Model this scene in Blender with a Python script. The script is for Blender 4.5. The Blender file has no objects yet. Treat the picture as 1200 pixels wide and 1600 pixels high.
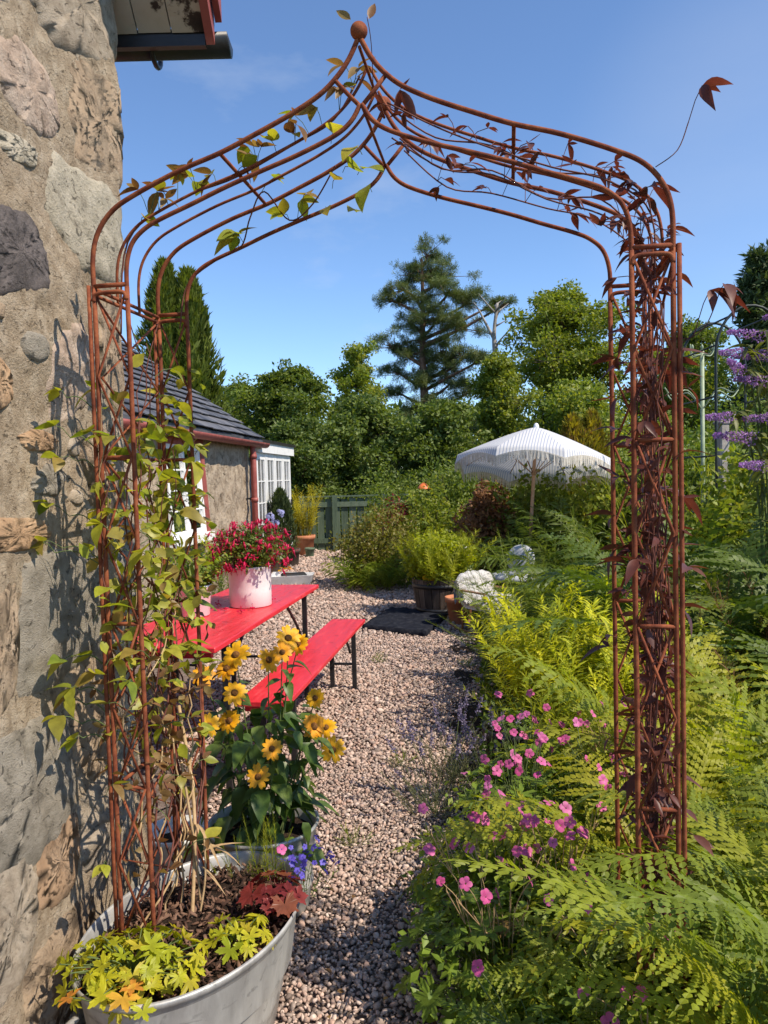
import bpy, math, random
import numpy as np
from mathutils import Vector, Matrix, Euler, Quaternion, noise

RND = random.Random(11)
rng = np.random.default_rng(11)
sc = bpy.context.scene
COL = sc.collection
PI = math.pi

# ------------------------------------------------------------------ camera
EYE = Vector((0, 0, 1.5))
pitch, roll = 0.046, 0.0268
fw = Vector((0, math.cos(pitch), -math.sin(pitch)))
up = Vector((0, math.sin(pitch), math.cos(pitch)))
rt = Vector((1, 0, 0))
u2 = up * math.cos(roll) + rt * math.sin(roll)
r2 = rt * math.cos(roll) - up * math.sin(roll)
cam = bpy.data.cameras.new('camera')
cam.sensor_fit = 'VERTICAL'
cam.sensor_height = 24.0
cam.lens = 18.0
cam.clip_start = 0.05
cam.clip_end = 2000
camo = bpy.data.objects.new('camera', cam)
M = Matrix.Identity(4)
for i in range(3):
    M[i][0] = r2[i]; M[i][1] = u2[i]; M[i][2] = -fw[i]; M[i][3] = EYE[i]
camo.matrix_world = M
COL.objects.link(camo)
sc.camera = camo

# ------------------------------------------------------------------ light
SUN = Vector((0.568, -0.328, 0.755)).normalized()
w = bpy.data.worlds.new('World'); sc.world = w; w.use_nodes = True
nt = w.node_tree
bg = nt.nodes['Background']
sky = nt.nodes.new('ShaderNodeTexSky')
sky.sky_type = 'NISHITA'; sky.sun_disc = False
sky.sun_elevation = math.asin(SUN.z)
sky.sun_rotation = math.atan2(SUN.x, SUN.y)
sky.altitude = 1000; sky.air_density = 1.0; sky.dust_density = 0.0; sky.ozone_density = 6.0
wtc = nt.nodes.new('ShaderNodeTexCoord'); wmp = nt.nodes.new('ShaderNodeMapping'); wmp.inputs['Scale'].default_value = (1.0, 1.0, 2.6); wmp.inputs['Location'].default_value = (.35, .1, .2)
wnz = nt.nodes.new('ShaderNodeTexNoise'); wnz.inputs['Scale'].default_value = 1.9; wnz.inputs['Detail'].default_value = 7; wnz.inputs['Roughness'].default_value = .58
nt.links.new(wtc.outputs['Generated'], wmp.inputs[0]); nt.links.new(wmp.outputs[0], wnz.inputs['Vector'])
wmr = nt.nodes.new('ShaderNodeMapRange'); wmr.inputs[1].default_value = .57; wmr.inputs[2].default_value = .82; wmr.inputs[3].default_value = 0.0; wmr.inputs[4].default_value = .55
nt.links.new(wnz.outputs['Fac'], wmr.inputs[0])
wmx = nt.nodes.new('ShaderNodeMix'); wmx.data_type = 'RGBA'; wmx.inputs[7].default_value = (3.6, 3.9, 4.4, 1)
wdt = nt.nodes.new('ShaderNodeVectorMath'); wdt.operation = 'DOT_PRODUCT'; wdt.inputs[1].default_value = Vector((.433, .84, .33)).normalized()
nt.links.new(wtc.outputs['Generated'], wdt.inputs[0])
wm2 = nt.nodes.new('ShaderNodeMapRange'); wm2.interpolation_type = 'SMOOTHSTEP'; wm2.inputs[1].default_value = .970; wm2.inputs[2].default_value = 1.0; wm2.inputs[3].default_value = 0.0; wm2.inputs[4].default_value = .30
nt.links.new(wdt.outputs['Value'], wm2.inputs[0])
wad = nt.nodes.new('ShaderNodeMath'); wad.operation = 'MULTIPLY_ADD'; nt.links.new(wm2.outputs[0], wad.inputs[0]); nt.links.new(wnz.outputs['Fac'], wad.inputs[1]); nt.links.new(wmr.outputs[0], wad.inputs[2])
nt.links.new(wad.outputs[0], wmx.inputs[0]); nt.links.new(sky.outputs[0], wmx.inputs[6])
nt.links.new(wmx.outputs[2], bg.inputs[0])
bg.inputs[1].default_value = 0.15
sl = bpy.data.lights.new('sun', 'SUN')
sl.energy = 4.4; sl.angle = math.radians(0.53); sl.color = (1.0, 0.89, 0.74)
so = bpy.data.objects.new('sun', sl); COL.objects.link(so)
so.rotation_euler = SUN.to_track_quat('Z', 'Y').to_euler()
so.location = (6, -4, 9)
sc.view_settings.view_transform = 'Standard'
sc.view_settings.look = 'None'
sc.view_settings.exposure = 0.5
sc.view_settings.gamma = 1.0
sc.render.engine = 'CYCLES'
sc.cycles.max_bounces = 6
sc.cycles.transparent_max_bounces = 8

# ------------------------------------------------------------------ materials
MATS = {}
def newmat(name):
    m = bpy.data.materials.new(name); m.use_nodes = True
    n = m.node_tree.nodes; l = m.node_tree.links
    MATS[name] = m
    return m, n, l, n['Principled BSDF']

def ramp(n, stops):
    r = n.new('ShaderNodeValToRGB')
    e = r.color_ramp.elements
    while len(e) < len(stops): e.new(0.5)
    for k, (p, c) in enumerate(stops):
        e[k].position = p; e[k].color = (*c, 1)
    return r

def leafmat(name, cols, trans=0.4, rough=0.45, tcol=None, spec=0.35, gain=None):
    """leaf: colour picked by a per-face tint plus a per-object random, some light passes through"""
    if gain is None: gain = 1.0 if name.endswith(('petal', 'floret')) else 1.35
    cols = [tuple(min(.85, c * gain * k) for c, k in zip(q, (1.16, 1.0, .85) if q[1] > q[0] * .9 and gain != 1.0 else (1, 1, 1))) for q in cols]
    m, n, l, b = newmat(name)
    at = n.new('ShaderNodeAttribute'); at.attribute_name = 'tint'
    oi = n.new('ShaderNodeObjectInfo')
    ad = n.new('ShaderNodeMath'); ad.operation = 'ADD'
    l.new(at.outputs['Fac'], ad.inputs[0]); l.new(oi.outputs['Random'], ad.inputs[1])
    fr = n.new('ShaderNodeMath'); fr.operation = 'FRACT'
    l.new(ad.outputs[0], fr.inputs[0])
    k = len(cols)
    r = ramp(n, [(i / (k - 1), c) for i, c in enumerate(cols)])
    l.new(fr.outputs[0], r.inputs[0])
    tc = n.new('ShaderNodeTexCoord')
    nz = n.new('ShaderNodeTexNoise'); nz.inputs['Scale'].default_value = 35; nz.inputs['Detail'].default_value = 3
    l.new(tc.outputs['Object'], nz.inputs['Vector'])
    hs = n.new('ShaderNodeHueSaturation')
    mr = n.new('ShaderNodeMapRange'); mr.inputs[1].default_value = 0.3; mr.inputs[2].default_value = 0.7
    mr.inputs[3].default_value = 0.7; mr.inputs[4].default_value = 1.25
    l.new(nz.outputs['Fac'], mr.inputs[0]); l.new(mr.outputs[0], hs.inputs['Value'])
    l.new(r.outputs[0], hs.inputs['Color'])
    l.new(hs.outputs[0], b.inputs['Base Color'])
    b.inputs['Roughness'].default_value = rough
    b.inputs['Specular IOR Level'].default_value = spec
    t = n.new('ShaderNodeBsdfTranslucent')
    mx2 = n.new('ShaderNodeMix'); mx2.data_type = 'RGBA'; mx2.blend_type = 'MULTIPLY'
    mx2.inputs[0].default_value = 1.0
    l.new(hs.outputs[0], mx2.inputs[6]); mx2.inputs[7].default_value = (*(tcol or (1.7, 1.7, 0.55)), 1)
    l.new(mx2.outputs[2], t.inputs[0])
    ms = n.new('ShaderNodeMixShader'); ms.inputs[0].default_value = trans
    l.new(b.outputs[0], ms.inputs[1]); l.new(t.outputs[0], ms.inputs[2])
    l.new(ms.outputs[0], n['Material Output'].inputs[0])
    return m

def surf(name, stops, scale=8, detail=8, rough=0.8, bump=0.3, bscale=None, metal=0.0, objrand=0.0, spec=0.4, dist=0.01,
         stretch=(1, 1, 1), tint=False, rr=0.0, pits=0.0, pscale=60):
    """noise-coloured surface with bump; objrand shifts the colour from object to object"""
    m, n, l, b = newmat(name)
    tc = n.new('ShaderNodeTexCoord')
    mp = n.new('ShaderNodeMapping'); mp.inputs['Scale'].default_value = stretch
    l.new(tc.outputs['Object'], mp.inputs[0])
    nz = n.new('ShaderNodeTexNoise'); nz.inputs['Scale'].default_value = scale; nz.inputs['Detail'].default_value = detail
    nz.inputs['Roughness'].default_value = 0.62
    l.new(mp.outputs[0], nz.inputs['Vector'])
    r = ramp(n, stops)
    src = nz.outputs['Fac']
    if objrand or tint:
        ad = n.new('ShaderNodeMath'); ad.operation = 'MULTIPLY_ADD'
        if tint:
            at = n.new('ShaderNodeAttribute'); at.attribute_name = 'tint'; l.new(at.outputs['Fac'], ad.inputs[0])
        else:
            oi = n.new('ShaderNodeObjectInfo'); l.new(oi.outputs['Random'], ad.inputs[0])
        ad.inputs[1].default_value = objrand or 1.0
        sb = n.new('ShaderNodeMath'); sb.operation = 'SUBTRACT'
        l.new(nz.outputs['Fac'], sb.inputs[0]); sb.inputs[1].default_value = (objrand or 1.0) / 2
        l.new(sb.outputs[0], ad.inputs[2]); src = ad.outputs[0]
    l.new(src, r.inputs[0])
    l.new(r.outputs[0], b.inputs['Base Color'])
    pm = None
    if pits:
        pz = n.new('ShaderNodeTexNoise'); pz.inputs['Scale'].default_value = pscale; pz.inputs['Detail'].default_value = 6; pz.inputs['Distortion'].default_value = 1.2
        pz.inputs['Roughness'].default_value = .6
        pmp = n.new('ShaderNodeMapping'); pmp.inputs['Scale'].default_value = (1, 1, 1.5); pmp.inputs['Rotation'].default_value = (.5, 0, 0)
        l.new(tc.outputs['Object'], pmp.inputs[0]); l.new(pmp.outputs[0], pz.inputs['Vector'])
        pm = n.new('ShaderNodeMapRange'); pm.inputs[1].default_value = .33; pm.inputs[2].default_value = .41
        l.new(pz.outputs['Fac'], pm.inputs[0])
        px = n.new('ShaderNodeMix'); px.data_type = 'RGBA'; px.blend_type = 'MULTIPLY'; px.inputs[0].default_value = pits
        l.new(r.outputs[0], px.inputs[6])
        cb = n.new('ShaderNodeCombineXYZ')
        for q in range(3): l.new(pm.outputs[0], cb.inputs[q])
        l.new(cb.outputs[0], px.inputs[7]); l.new(px.outputs[2], b.inputs['Base Color'])
    b.inputs['Roughness'].default_value = rough
    if rr:
        mr = n.new('ShaderNodeMapRange'); mr.inputs[3].default_value = rough - rr; mr.inputs[4].default_value = rough + rr
        mr.inputs[1].default_value = .3; mr.inputs[2].default_value = .7
        l.new(nz.outputs['Fac'], mr.inputs[0]); l.new(mr.outputs[0], b.inputs['Roughness'])
    b.inputs['Metallic'].default_value = metal
    b.inputs['Specular IOR Level'].default_value = spec
    if bump:
        n2 = n.new('ShaderNodeTexNoise'); n2.inputs['Scale'].default_value = bscale or scale * 4
        n2.inputs['Detail'].default_value = 10; n2.inputs['Roughness'].default_value = 0.7
        l.new(mp.outputs[0], n2.inputs['Vector'])
        bp = n.new('ShaderNodeBump'); bp.inputs['Strength'].default_value = bump; bp.inputs['Distance'].default_value = dist
        hsrc = n2.outputs['Fac']
        if pm is not None:
            hm = n.new('ShaderNodeMath'); hm.operation = 'MULTIPLY_ADD'; l.new(pm.outputs[0], hm.inputs[0]); hm.inputs[1].default_value = .3; l.new(n2.outputs['Fac'], hm.inputs[2]); hsrc = hm.outputs[0]
        l.new(hsrc, bp.inputs['Height']); l.new(bp.outputs[0], b.inputs['Normal'])
    return m

def G(*v): return tuple(v)
rust = surf('rusted_iron', [(.25, (.065, .019, .011)), (.46, (.19, .050, .023)), (.62, (.29, .09, .037)), (.8, (.12, .036, .02))],
            scale=28, rough=.85, bump=.35, bscale=160, dist=.003, spec=.25)
mortar = surf('lime_mortar', [(.20, (.17, .122, .080)), (.36, (.32, .245, .165)), (.52, (.43, .34, .24)), (.66, (.51, .42, .31)), (.8, (.62, .54, .43))],
              scale=24, rough=.95, bump=1.0, bscale=150, dist=.010, spec=.1, detail=14, pits=.55, pscale=48)
STONE = {
    'pale': surf('pale_stone', [(.25, (0.227, 0.180, 0.131)), (.45, (0.396, 0.322, 0.239)), (.65, (0.510, 0.427, 0.329)), (.8, (0.351, 0.290, 0.225))], scale=14, rough=.9, bump=.9, bscale=120, dist=.010, spec=.2, stretch=(1, 1.4, 2.2), pits=.65, pscale=30),
    'pink': surf('pink_granite', [(.25, (0.271, 0.199, 0.144)), (.45, (0.447, 0.336, 0.256)), (.65, (0.563, 0.450, 0.354)), (.82, (0.365, 0.281, 0.212))], scale=16, rough=.9, bump=.9, bscale=120, dist=.010, spec=.2, pits=.65, pscale=30),
    'white': surf('white_lichen_stone', [(.25, (0.202, 0.171, 0.126)), (.42, (0.402, 0.354, 0.265)), (.62, (0.535, 0.473, 0.363)), (.8, (0.355, 0.313, 0.239))], scale=18, rough=.92, bump=1.0, bscale=120, dist=.010, spec=.2, pits=.65, pscale=30),
    'dark': surf('dark_whinstone', [(.25, (0.067, 0.057, 0.052)), (.5, (0.123, 0.104, 0.097)), (.75, (0.207, 0.176, 0.161))], scale=20, rough=.85, bump=.9, bscale=120, dist=.010, spec=.3, pits=.65, pscale=30),
    'orange': surf('orange_sandstone', [(.25, (0.257, 0.162, 0.095)), (.5, (0.401, 0.258, 0.150)), (.75, (0.498, 0.354, 0.223))], scale=12, rough=.92, bump=.7, bscale=120, dist=.010, spec=.15, pits=.65, pscale=30),
    'grey': surf('grey_schist', [(.25, (0.174, 0.148, 0.113)), (.45, (0.288, 0.253, 0.199)), (.62, (0.374, 0.331, 0.267)), (.8, (0.250, 0.217, 0.172))], scale=13, rough=.85, bump=.9, bscale=120, dist=.010, spec=.3, stretch=(1, 1.2, 2.0), pits=.65, pscale=30),
    'tan': surf('tan_stone', [(.25, (0.224, 0.162, 0.107)), (.5, (0.372, 0.276, 0.186)), (.75, (0.487, 0.381, 0.271))], scale=9, rough=.92, bump=.9, bscale=120, dist=.010, spec=.2, pits=.65, pscale=30),
    'brown': surf('iron_stained_stone', [(.25, (0.185, 0.121, 0.076)), (.5, (0.303, 0.199, 0.122)), (.75, (0.407, 0.290, 0.195))], scale=7, rough=.9, bump=.6, bscale=120, dist=.010, spec=.2, pits=.65, pscale=30),
}
harl = surf('old_harling', [(.25, (.15, .115, .08)), (.45, (.38, .30, .215)), (.6, (.50, .41, .305)), (.78, (.31, .245, .175))], scale=9, rough=.95, bump=1.0, bscale=30, dist=.03, spec=.1, pits=.7, pscale=16)
slate = surf('roof_slate', [(.2, (.035, .036, .042)), (.5, (.085, .086, .095)), (.8, (.15, .145, .15))], scale=6, rough=.6, bump=.4, bscale=40, objrand=.5, dist=.006)
redpaint = surf('faded_red_paint', [(.25, (.20, .045, .038)), (.55, (.32, .085, .07)), (.8, (.40, .15, .125))], scale=9, rough=.55, bump=.2, bscale=60, dist=.004)
tablered = surf('red_lacquer', [(.2, (.42, .020, .026)), (.42, (.60, .024, .034)), (.58, (.68, .034, .046)), (.75, (.74, .11, .11))], scale=7, stretch=(5, .6, 5), rough=.38, bump=.14, bscale=50, dist=.003, spec=.45, rr=.12, pits=.35, pscale=13)
blackmetal = surf('black_steel', [(.3, (.010, .010, .011)), (.7, (.028, .028, .030))], scale=20, rough=.45, bump=.1, spec=.5)
galv = surf('galvanised_steel', [(.25, (.23, .22, .205)), (.45, (.40, .39, .37)), (.6, (.52, .51, .48)), (.8, (.34, .33, .315))], scale=9, rough=.52, bump=.15, bscale=40, metal=.45, dist=.005, rr=.14, stretch=(1, 1, .35), pits=.3, pscale=12)
terracotta = surf('terracotta', [(.25, (.33, .125, .06)), (.55, (.48, .19, .095)), (.8, (.56, .30, .19))], scale=7, rough=.85, bump=.2, bscale=60)
enamel = surf('chipped_white_enamel', [(.18, (.10, .045, .03)), (.24, (.62, .55, .52)), (.5, (.78, .71, .69)), (.8, (.82, .77, .75))], scale=6, rough=.35, bump=.1, bscale=40, spec=.5)
whitepaint = surf('white_gloss_paint', [(.2, (.66, .66, .64)), (.5, (.80, .80, .78)), (.8, (.84, .84, .82))], scale=8, rough=.4, bump=.08, spec=.45)
creampaint = surf('flaking_cream_paint', [(.40, (.02, .013, .01)), (.475, (.05, .032, .024)), (.495, (.46, .40, .31)), (.6, (.50, .44, .35)), (.8, (.46, .39, .30))], scale=3.2, rough=.8, bump=.5, bscale=14, dist=.01, stretch=(1, 1.0, 1.0))
soil = surf('dark_soil', [(.25, (.012, .008, .006)), (.5, (.035, .022, .015)), (.75, (.075, .05, .034))], scale=25, rough=.95, bump=1.0, bscale=60, dist=.02, spec=.15)
bark_chip = surf('bark_chippings', [(.2, (.03, .014, .009)), (.5, (.095, .045, .026)), (.8, (.20, .115, .075))], scale=10, rough=.9, bump=.4, objrand=.6, tint=True)
gravelbase = surf('gravel_bed', [(.25, (.06, .045, .035)), (.45, (.17, .125, .10)), (.6, (.28, .215, .18)), (.78, (.40, .34, .30))], scale=55, rough=.95, bump=1.0, bscale=60, dist=.02, spec=.2)
grassland = surf('rough_grass', [(.25, (.018, .024, .008)), (.5, (.045, .06, .018)), (.75, (.09, .10, .035))], scale=4, rough=.95, bump=1.0, bscale=20, dist=.05, spec=.1)
greenpaint = surf('green_fence_paint', [(.25, (.05, .075, .046)), (.5, (.095, .135, .085)), (.8, (.15, .19, .125))], scale=8, rough=.7, bump=.35, bscale=40, objrand=.35, stretch=(3, 3, .4))
trunkbark = surf('tree_bark', [(.25, (.05, .035, .025)), (.5, (.14, .10, .075)), (.75, (.27, .21, .165))], scale=5, rough=.95, bump=1.0, bscale=18, dist=.05, stretch=(2, 2, .5), spec=.1)
pinebark = surf('pine_bark', [(.25, (.08, .045, .03)), (.5, (.22, .13, .09)), (.75, (.36, .25, .19))], scale=4, rough=.95, bump=1.0, bscale=16, dist=.05, stretch=(2, 2, .5), spec=.1)
deadwood = surf('bleached_dead_wood', [(.25, (.14, .125, .105)), (.55, (.32, .29, .26)), (.8, (.46, .43, .39))], scale=5, rough=.9, bump=.6, bscale=20)
barrelwood = surf('weathered_oak', [(.25, (.03, .022, .017)), (.5, (.085, .062, .048)), (.8, (.16, .125, .10))], scale=6, rough=.85, bump=.5, bscale=30, objrand=.3, stretch=(4, 4, .5))
chairwood = surf('varnished_wood', [(.25, (.14, .06, .032)), (.55, (.26, .12, .065)), (.8, (.36, .20, .12))], scale=8, rough=.45, bump=.15, stretch=(1, 1, 4))
polewood = surf('parasol_wood', [(.25, (.28, .15, .08)), (.55, (.42, .25, .14)), (.8, (.5, .33, .2))], scale=8, rough=.5, bump=.1, stretch=(6, 6, .6))
fleece = surf('white_fleece', [(.25, (.46, .44, .42)), (.5, (.68, .66, .63)), (.75, (.80, .78, .75))], scale=25, rough=1, bump=1.0, bscale=70, dist=.02, spec=.1)
greycloth = surf('grey_weave_cloth', [(.25, (.30, .31, .34)), (.5, (.46, .48, .51)), (.8, (.58, .6, .63))], scale=30, rough=.95, bump=.4, bscale=120, spec=.1)
matcloth = surf('navy_black_mat_cloth', [(.25, (.004, .005, .010)), (.5, (.012, .014, .022)), (.75, (.04, .042, .05))], scale=18, rough=.95, bump=.6, bscale=140, spec=.15)
fringe_m = surf('cream_cotton_fringe', [(.25, (.46, .41, .33)), (.5, (.63, .58, .49)), (.8, (.76, .71, .63))], scale=40, rough=.95, bump=.2, tint=True, objrand=.2)
stem_red = surf('red_brown_stem', [(.25, (.05, .016, .012)), (.5, (.13, .04, .027)), (.8, (.23, .09, .06))], scale=20, rough=.8, bump=.2)
stem_green = surf('green_stem', [(.25, (.05, .08, .02)), (.5, (.10, .14, .04)), (.8, (.17, .19, .07))], scale=20, rough=.7, bump=.1)
stem_straw = surf('dry_straw_stem', [(.25, (.25, .15, .07)), (.5, (.42, .28, .14)), (.8, (.55, .40, .23))], scale=20, rough=.8, bump=.2)
darkiron = surf('dark_green_iron', [(.3, (.012, .018, .016)), (.7, (.03, .04, .036))], scale=20, rough=.5, bump=.1)
paleiron = surf('sage_green_iron', [(.3, (.22, .28, .17)), (.7, (.36, .42, .27))], scale=20, rough=.5, bump=.1)
orangepaint = surf('orange_enamel', [(.3, (.62, .13, .03)), (.7, (.78, .20, .05))], scale=12, rough=.4, bump=.1)
plasticbag = surf('white_plastic', [(.3, (.6, .6, .6)), (.7, (.78, .78, .78))], scale=10, rough=.35, bump=.3, spec=.5)
mossmat = surf('moss', [(.25, (.05, .06, .01)), (.5, (.16, .155, .025)), (.8, (.30, .26, .06))], scale=30, rough=1, bump=1, bscale=60, dist=.03, spec=.1)
blackplastic = surf('black_plastic', [(.3, (.008, .008, .008)), (.7, (.02, .02, .02))], scale=12, rough=.5, bump=.1)
gutterblack = surf('black_gutter', [(.3, (.012, .011, .011)), (.7, (.03, .028, .028))], scale=12, rough=.4, bump=.1, spec=.5)

# gravel pebbles: one colour per pebble
m, n, l, b = newmat('granite_pebbles')
at = n.new('ShaderNodeAttribute'); at.attribute_name = 'tint'
r = ramp(n, [(0, (0.172, 0.129, 0.108)), (.16, (0.309, 0.242, 0.201)), (.32, (0.413, 0.293, 0.229)), (.48, (0.494, 0.329, 0.253)), (.6, (0.379, 0.298, 0.253)), (.75, (0.540, 0.386, 0.305)), (.9, (0.620, 0.492, 0.411)), (1, (0.275, 0.191, 0.149))])
tc = n.new('ShaderNodeTexCoord'); nz = n.new('ShaderNodeTexNoise'); nz.inputs['Scale'].default_value = 160; nz.inputs['Detail'].default_value = 4
l.new(tc.outputs['Object'], nz.inputs['Vector'])
l.new(at.outputs['Fac'], r.inputs[0])
hs = n.new('ShaderNodeHueSaturation'); l.new(r.outputs[0], hs.inputs['Color'])
mr = n.new('ShaderNodeMapRange'); mr.inputs[1].default_value = .3; mr.inputs[2].default_value = .7; mr.inputs[3].default_value = .72; mr.inputs[4].default_value = 1.2
l.new(nz.outputs['Fac'], mr.inputs[0]); l.new(mr.outputs[0], hs.inputs['Value']); l.new(hs.outputs[0], b.inputs['Base Color'])
b.inputs['Roughness'].default_value = .8; b.inputs['Specular IOR Level'].default_value = .3
pebble_m = m

# striped parasol cloth
m, n, l, b = newmat('striped_cotton')
uv = n.new('ShaderNodeUVMap'); sp = n.new('ShaderNodeSeparateXYZ'); l.new(uv.outputs[0], sp.inputs[0])
mu = n.new('ShaderNodeMath'); mu.operation = 'MULTIPLY'; mu.inputs[1].default_value = 2 * PI / .034; l.new(sp.outputs[0], mu.inputs[0])
sn = n.new('ShaderNodeMath'); sn.operation = 'SINE'; l.new(mu.outputs[0], sn.inputs[0])
r = ramp(n, [(0.0, (.82, .81, .79)), (.45, (.82, .81, .79)), (.6, (.46, .50, .60)), (1, (.46, .50, .60))])
l.new(sn.outputs[0], r.inputs[0]); l.new(r.outputs[0], b.inputs['Base Color']); b.inputs['Roughness'].default_value = .9
t = n.new('ShaderNodeBsdfTranslucent'); l.new(r.outputs[0], t.inputs[0])
ms = n.new('ShaderNodeMixShader'); ms.inputs[0].default_value = .3
l.new(b.outputs[0], ms.inputs[1]); l.new(t.outputs[0], ms.inputs[2]); l.new(ms.outputs[0], n['Material Output'].inputs[0])
stripe_m = m

# window glass: thin reflective pane
m, n, l, b = newmat('window_glass')
gl = n.new('ShaderNodeBsdfGlossy'); gl.inputs['Roughness'].default_value = .02; gl.inputs[0].default_value = (.9, .9, .9, 1)
tr = n.new('ShaderNodeBsdfTransparent'); tr.inputs[0].default_value = (.72, .76, .74, 1)
fr = n.new('ShaderNodeFresnel'); fr.inputs[0].default_value = 1.52
ad = n.new('ShaderNodeMath'); ad.operation = 'MULTIPLY_ADD'; l.new(fr.outputs[0], ad.inputs[0]); ad.inputs[1].default_value = 1.3; ad.inputs[2].default_value = .05
ms = n.new('ShaderNodeMixShader'); l.new(ad.outputs[0], ms.inputs[0]); l.new(tr.outputs[0], ms.inputs[1]); l.new(gl.outputs[0], ms.inputs[2])
l.new(ms.outputs[0], n['Material Output'].inputs[0])
glass_m = m
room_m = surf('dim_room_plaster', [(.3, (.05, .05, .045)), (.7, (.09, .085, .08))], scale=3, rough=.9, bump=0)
curtain_m = surf('net_curtain', [(.3, (.45, .46, .44)), (.7, (.6, .6, .58))], scale=3, rough=.9, bump=0)

# foliage
L_climb = leafmat('climber_leaf_green', [G(.13, .19, .022), G(.21, .25, .030), G(.10, .16, .022), G(.27, .28, .045), G(.16, .20, .03), G(.20, .13, .035), G(.13, .18, .024)], .42, .42, gain=1.5)
L_bronze = leafmat('climber_leaf_bronze', [G(.17, .12, .04), G(.13, .06, .028), G(.20, .15, .05), G(.16, .08, .035)], .35, .45, (1.5, 1.2, .6))
L_red = leafmat('climber_leaf_dark_red', [G(.075, .026, .019), G(.11, .036, .026), G(.055, .020, .017), G(.13, .055, .038), G(.085, .030, .024)], .32, .42, (1.6, .9, .6))
L_fern = leafmat('fern_green', [G(.065, .105, .014), G(.10, .145, .018), G(.05, .09, .014), G(.13, .17, .022), G(.08, .12, .016)], .42, .5, gain=1.9)
L_fernlight = leafmat('fern_yellow_green', [G(.13, .17, .016), G(.19, .21, .018), G(.10, .15, .016), G(.16, .19, .02)], .45, .5, gain=1.75)
L_ferndark = leafmat('fern_deep_green', [G(.035, .065, .012), G(.055, .09, .014), G(.03, .055, .012), G(.075, .105, .018)], .38, .5, gain=1.9)
L_fernbrown = leafmat('fern_dry_brown', [G(.15, .085, .03), G(.10, .055, .022), G(.20, .13, .045)], .35, .7, (1.3, 1.0, .5))
L_gold = leafmat('golden_feathery_leaf', [G(.20, .245, .016), G(.28, .31, .018), G(.15, .20, .016), G(.24, .27, .016)], .45, .5, gain=2.05)
L_dill = leafmat('feathery_lime_leaf', [G(.15, .20, .014), G(.21, .25, .018), G(.12, .17, .014)], .45, .5, gain=1.6)
L_mid = leafmat('garden_leaf_green', [G(.05, .09, .018), G(.08, .125, .022), G(.04, .07, .016), G(.10, .145, .028)], .35, .45, gain=1.8)
L_helio = leafmat('heliopsis_leaf', [G(.035, .075, .018), G(.055, .10, .022), G(.03, .06, .016), G(.075, .12, .03)], .32, .4, gain=1.7)
L_geran = leafmat('geranium_leaf', [G(.07, .125, .018), G(.10, .165, .022), G(.055, .10, .016), G(.13, .185, .025)], .4, .45, gain=1.8)
L_lime = leafmat('lime_geranium_leaf', [G(.24, .29, .018), G(.32, .34, .022), G(.19, .26, .018), G(.28, .31, .02), G(.36, .29, .03)], .4, .45)
L_amber = leafmat('amber_geranium_leaf', [G(.42, .16, .03), G(.50, .24, .035), G(.45, .30, .03)], .4, .5, (1.4, 1.1, .5))
L_heuch = leafmat('heuchera_wine_leaf', [G(.12, .018, .018), G(.18, .030, .025), G(.09, .016, .018), G(.20, .07, .03)], .35, .4, (1.8, .8, .6))
L_oak = leafmat('tree_leaf_oak', [G(.055, .085, .014), G(.085, .115, .016), G(.04, .065, .013), G(.115, .14, .02)], .38, .5, gain=2.3)
L_ash = leafmat('tree_leaf_ash', [G(.045, .078, .016), G(.07, .105, .02), G(.035, .06, .014), G(.095, .13, .024)], .38, .5, gain=2.05)
L_birch = leafmat('tree_leaf_birch', [G(.07, .105, .018), G(.11, .15, .022), G(.05, .085, .016), G(.15, .17, .026)], .4, .5, gain=2.05)
L_darktree = leafmat('tree_leaf_shaded', [G(.022, .04, .011), G(.036, .058, .014), G(.05, .075, .016)], .32, .55, gain=2.9)
L_pine = leafmat('pine_needle', [G(.035, .055, .022), G(.055, .08, .03), G(.028, .045, .02), G(.08, .10, .04)], .2, .55, gain=2.3)
L_cypress = leafmat('cypress_spray', [G(.055, .085, .015), G(.085, .12, .018), G(.04, .065, .014)], .25, .6, gain=1.8)
L_goldcon = leafmat('golden_conifer_spray', [G(.22, .19, .015), G(.30, .24, .018), G(.13, .13, .02), G(.18, .10, .03)], .3, .6)
L_spruce = leafmat('spruce_spray', [G(.022, .042, .018), G(.035, .06, .025), G(.05, .075, .035)], .2, .6, gain=1.8)
L_beech = leafmat('dry_beech_leaf', [G(.11, .055, .025), G(.17, .09, .04), G(.075, .035, .018), G(.25, .15, .075)], .3, .6, (1.4, 1.0, .6), gain=1.8)
L_bamboo = leafmat('yellow_bamboo_leaf', [G(.28, .26, .02), G(.36, .31, .025), G(.20, .22, .02)], .4, .5)
L_budd = leafmat('buddleia_leaf', [G(.075, .10, .035), G(.11, .135, .045), G(.055, .08, .03)], .35, .5)
L_lav = leafmat('lavender_leaf', [G(.10, .125, .07), G(.14, .16, .09), G(.08, .11, .05)], .3, .6, (1.3, 1.4, .9))
P_yellow = leafmat('yellow_petal', [G(.80, .41, .010), G(.84, .47, .012), G(.78, .33, .010)], .35, .5, (1.1, .9, .6))
P_centre = surf('flower_disc', [(.3, (.10, .035, .01)), (.7, (.30, .13, .02))], scale=90, rough=.9, bump=1, bscale=200)
P_pink = leafmat('pink_petal', [G(.62, .10, .30), G(.70, .16, .38), G(.55, .08, .24), G(.66, .20, .45)], .35, .5, (1.2, 1.1, 1.1))
P_fuchsia = leafmat('fuchsia_petal', [G(.48, .016, .075), G(.60, .025, .10), G(.42, .012, .05)], .3, .4, (1.3, .8, .9))
P_blue = leafmat('blue_petal', [G(.10, .075, .46), G(.15, .11, .55), G(.09, .06, .40)], .3, .5, (1, 1, 1.2))
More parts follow.
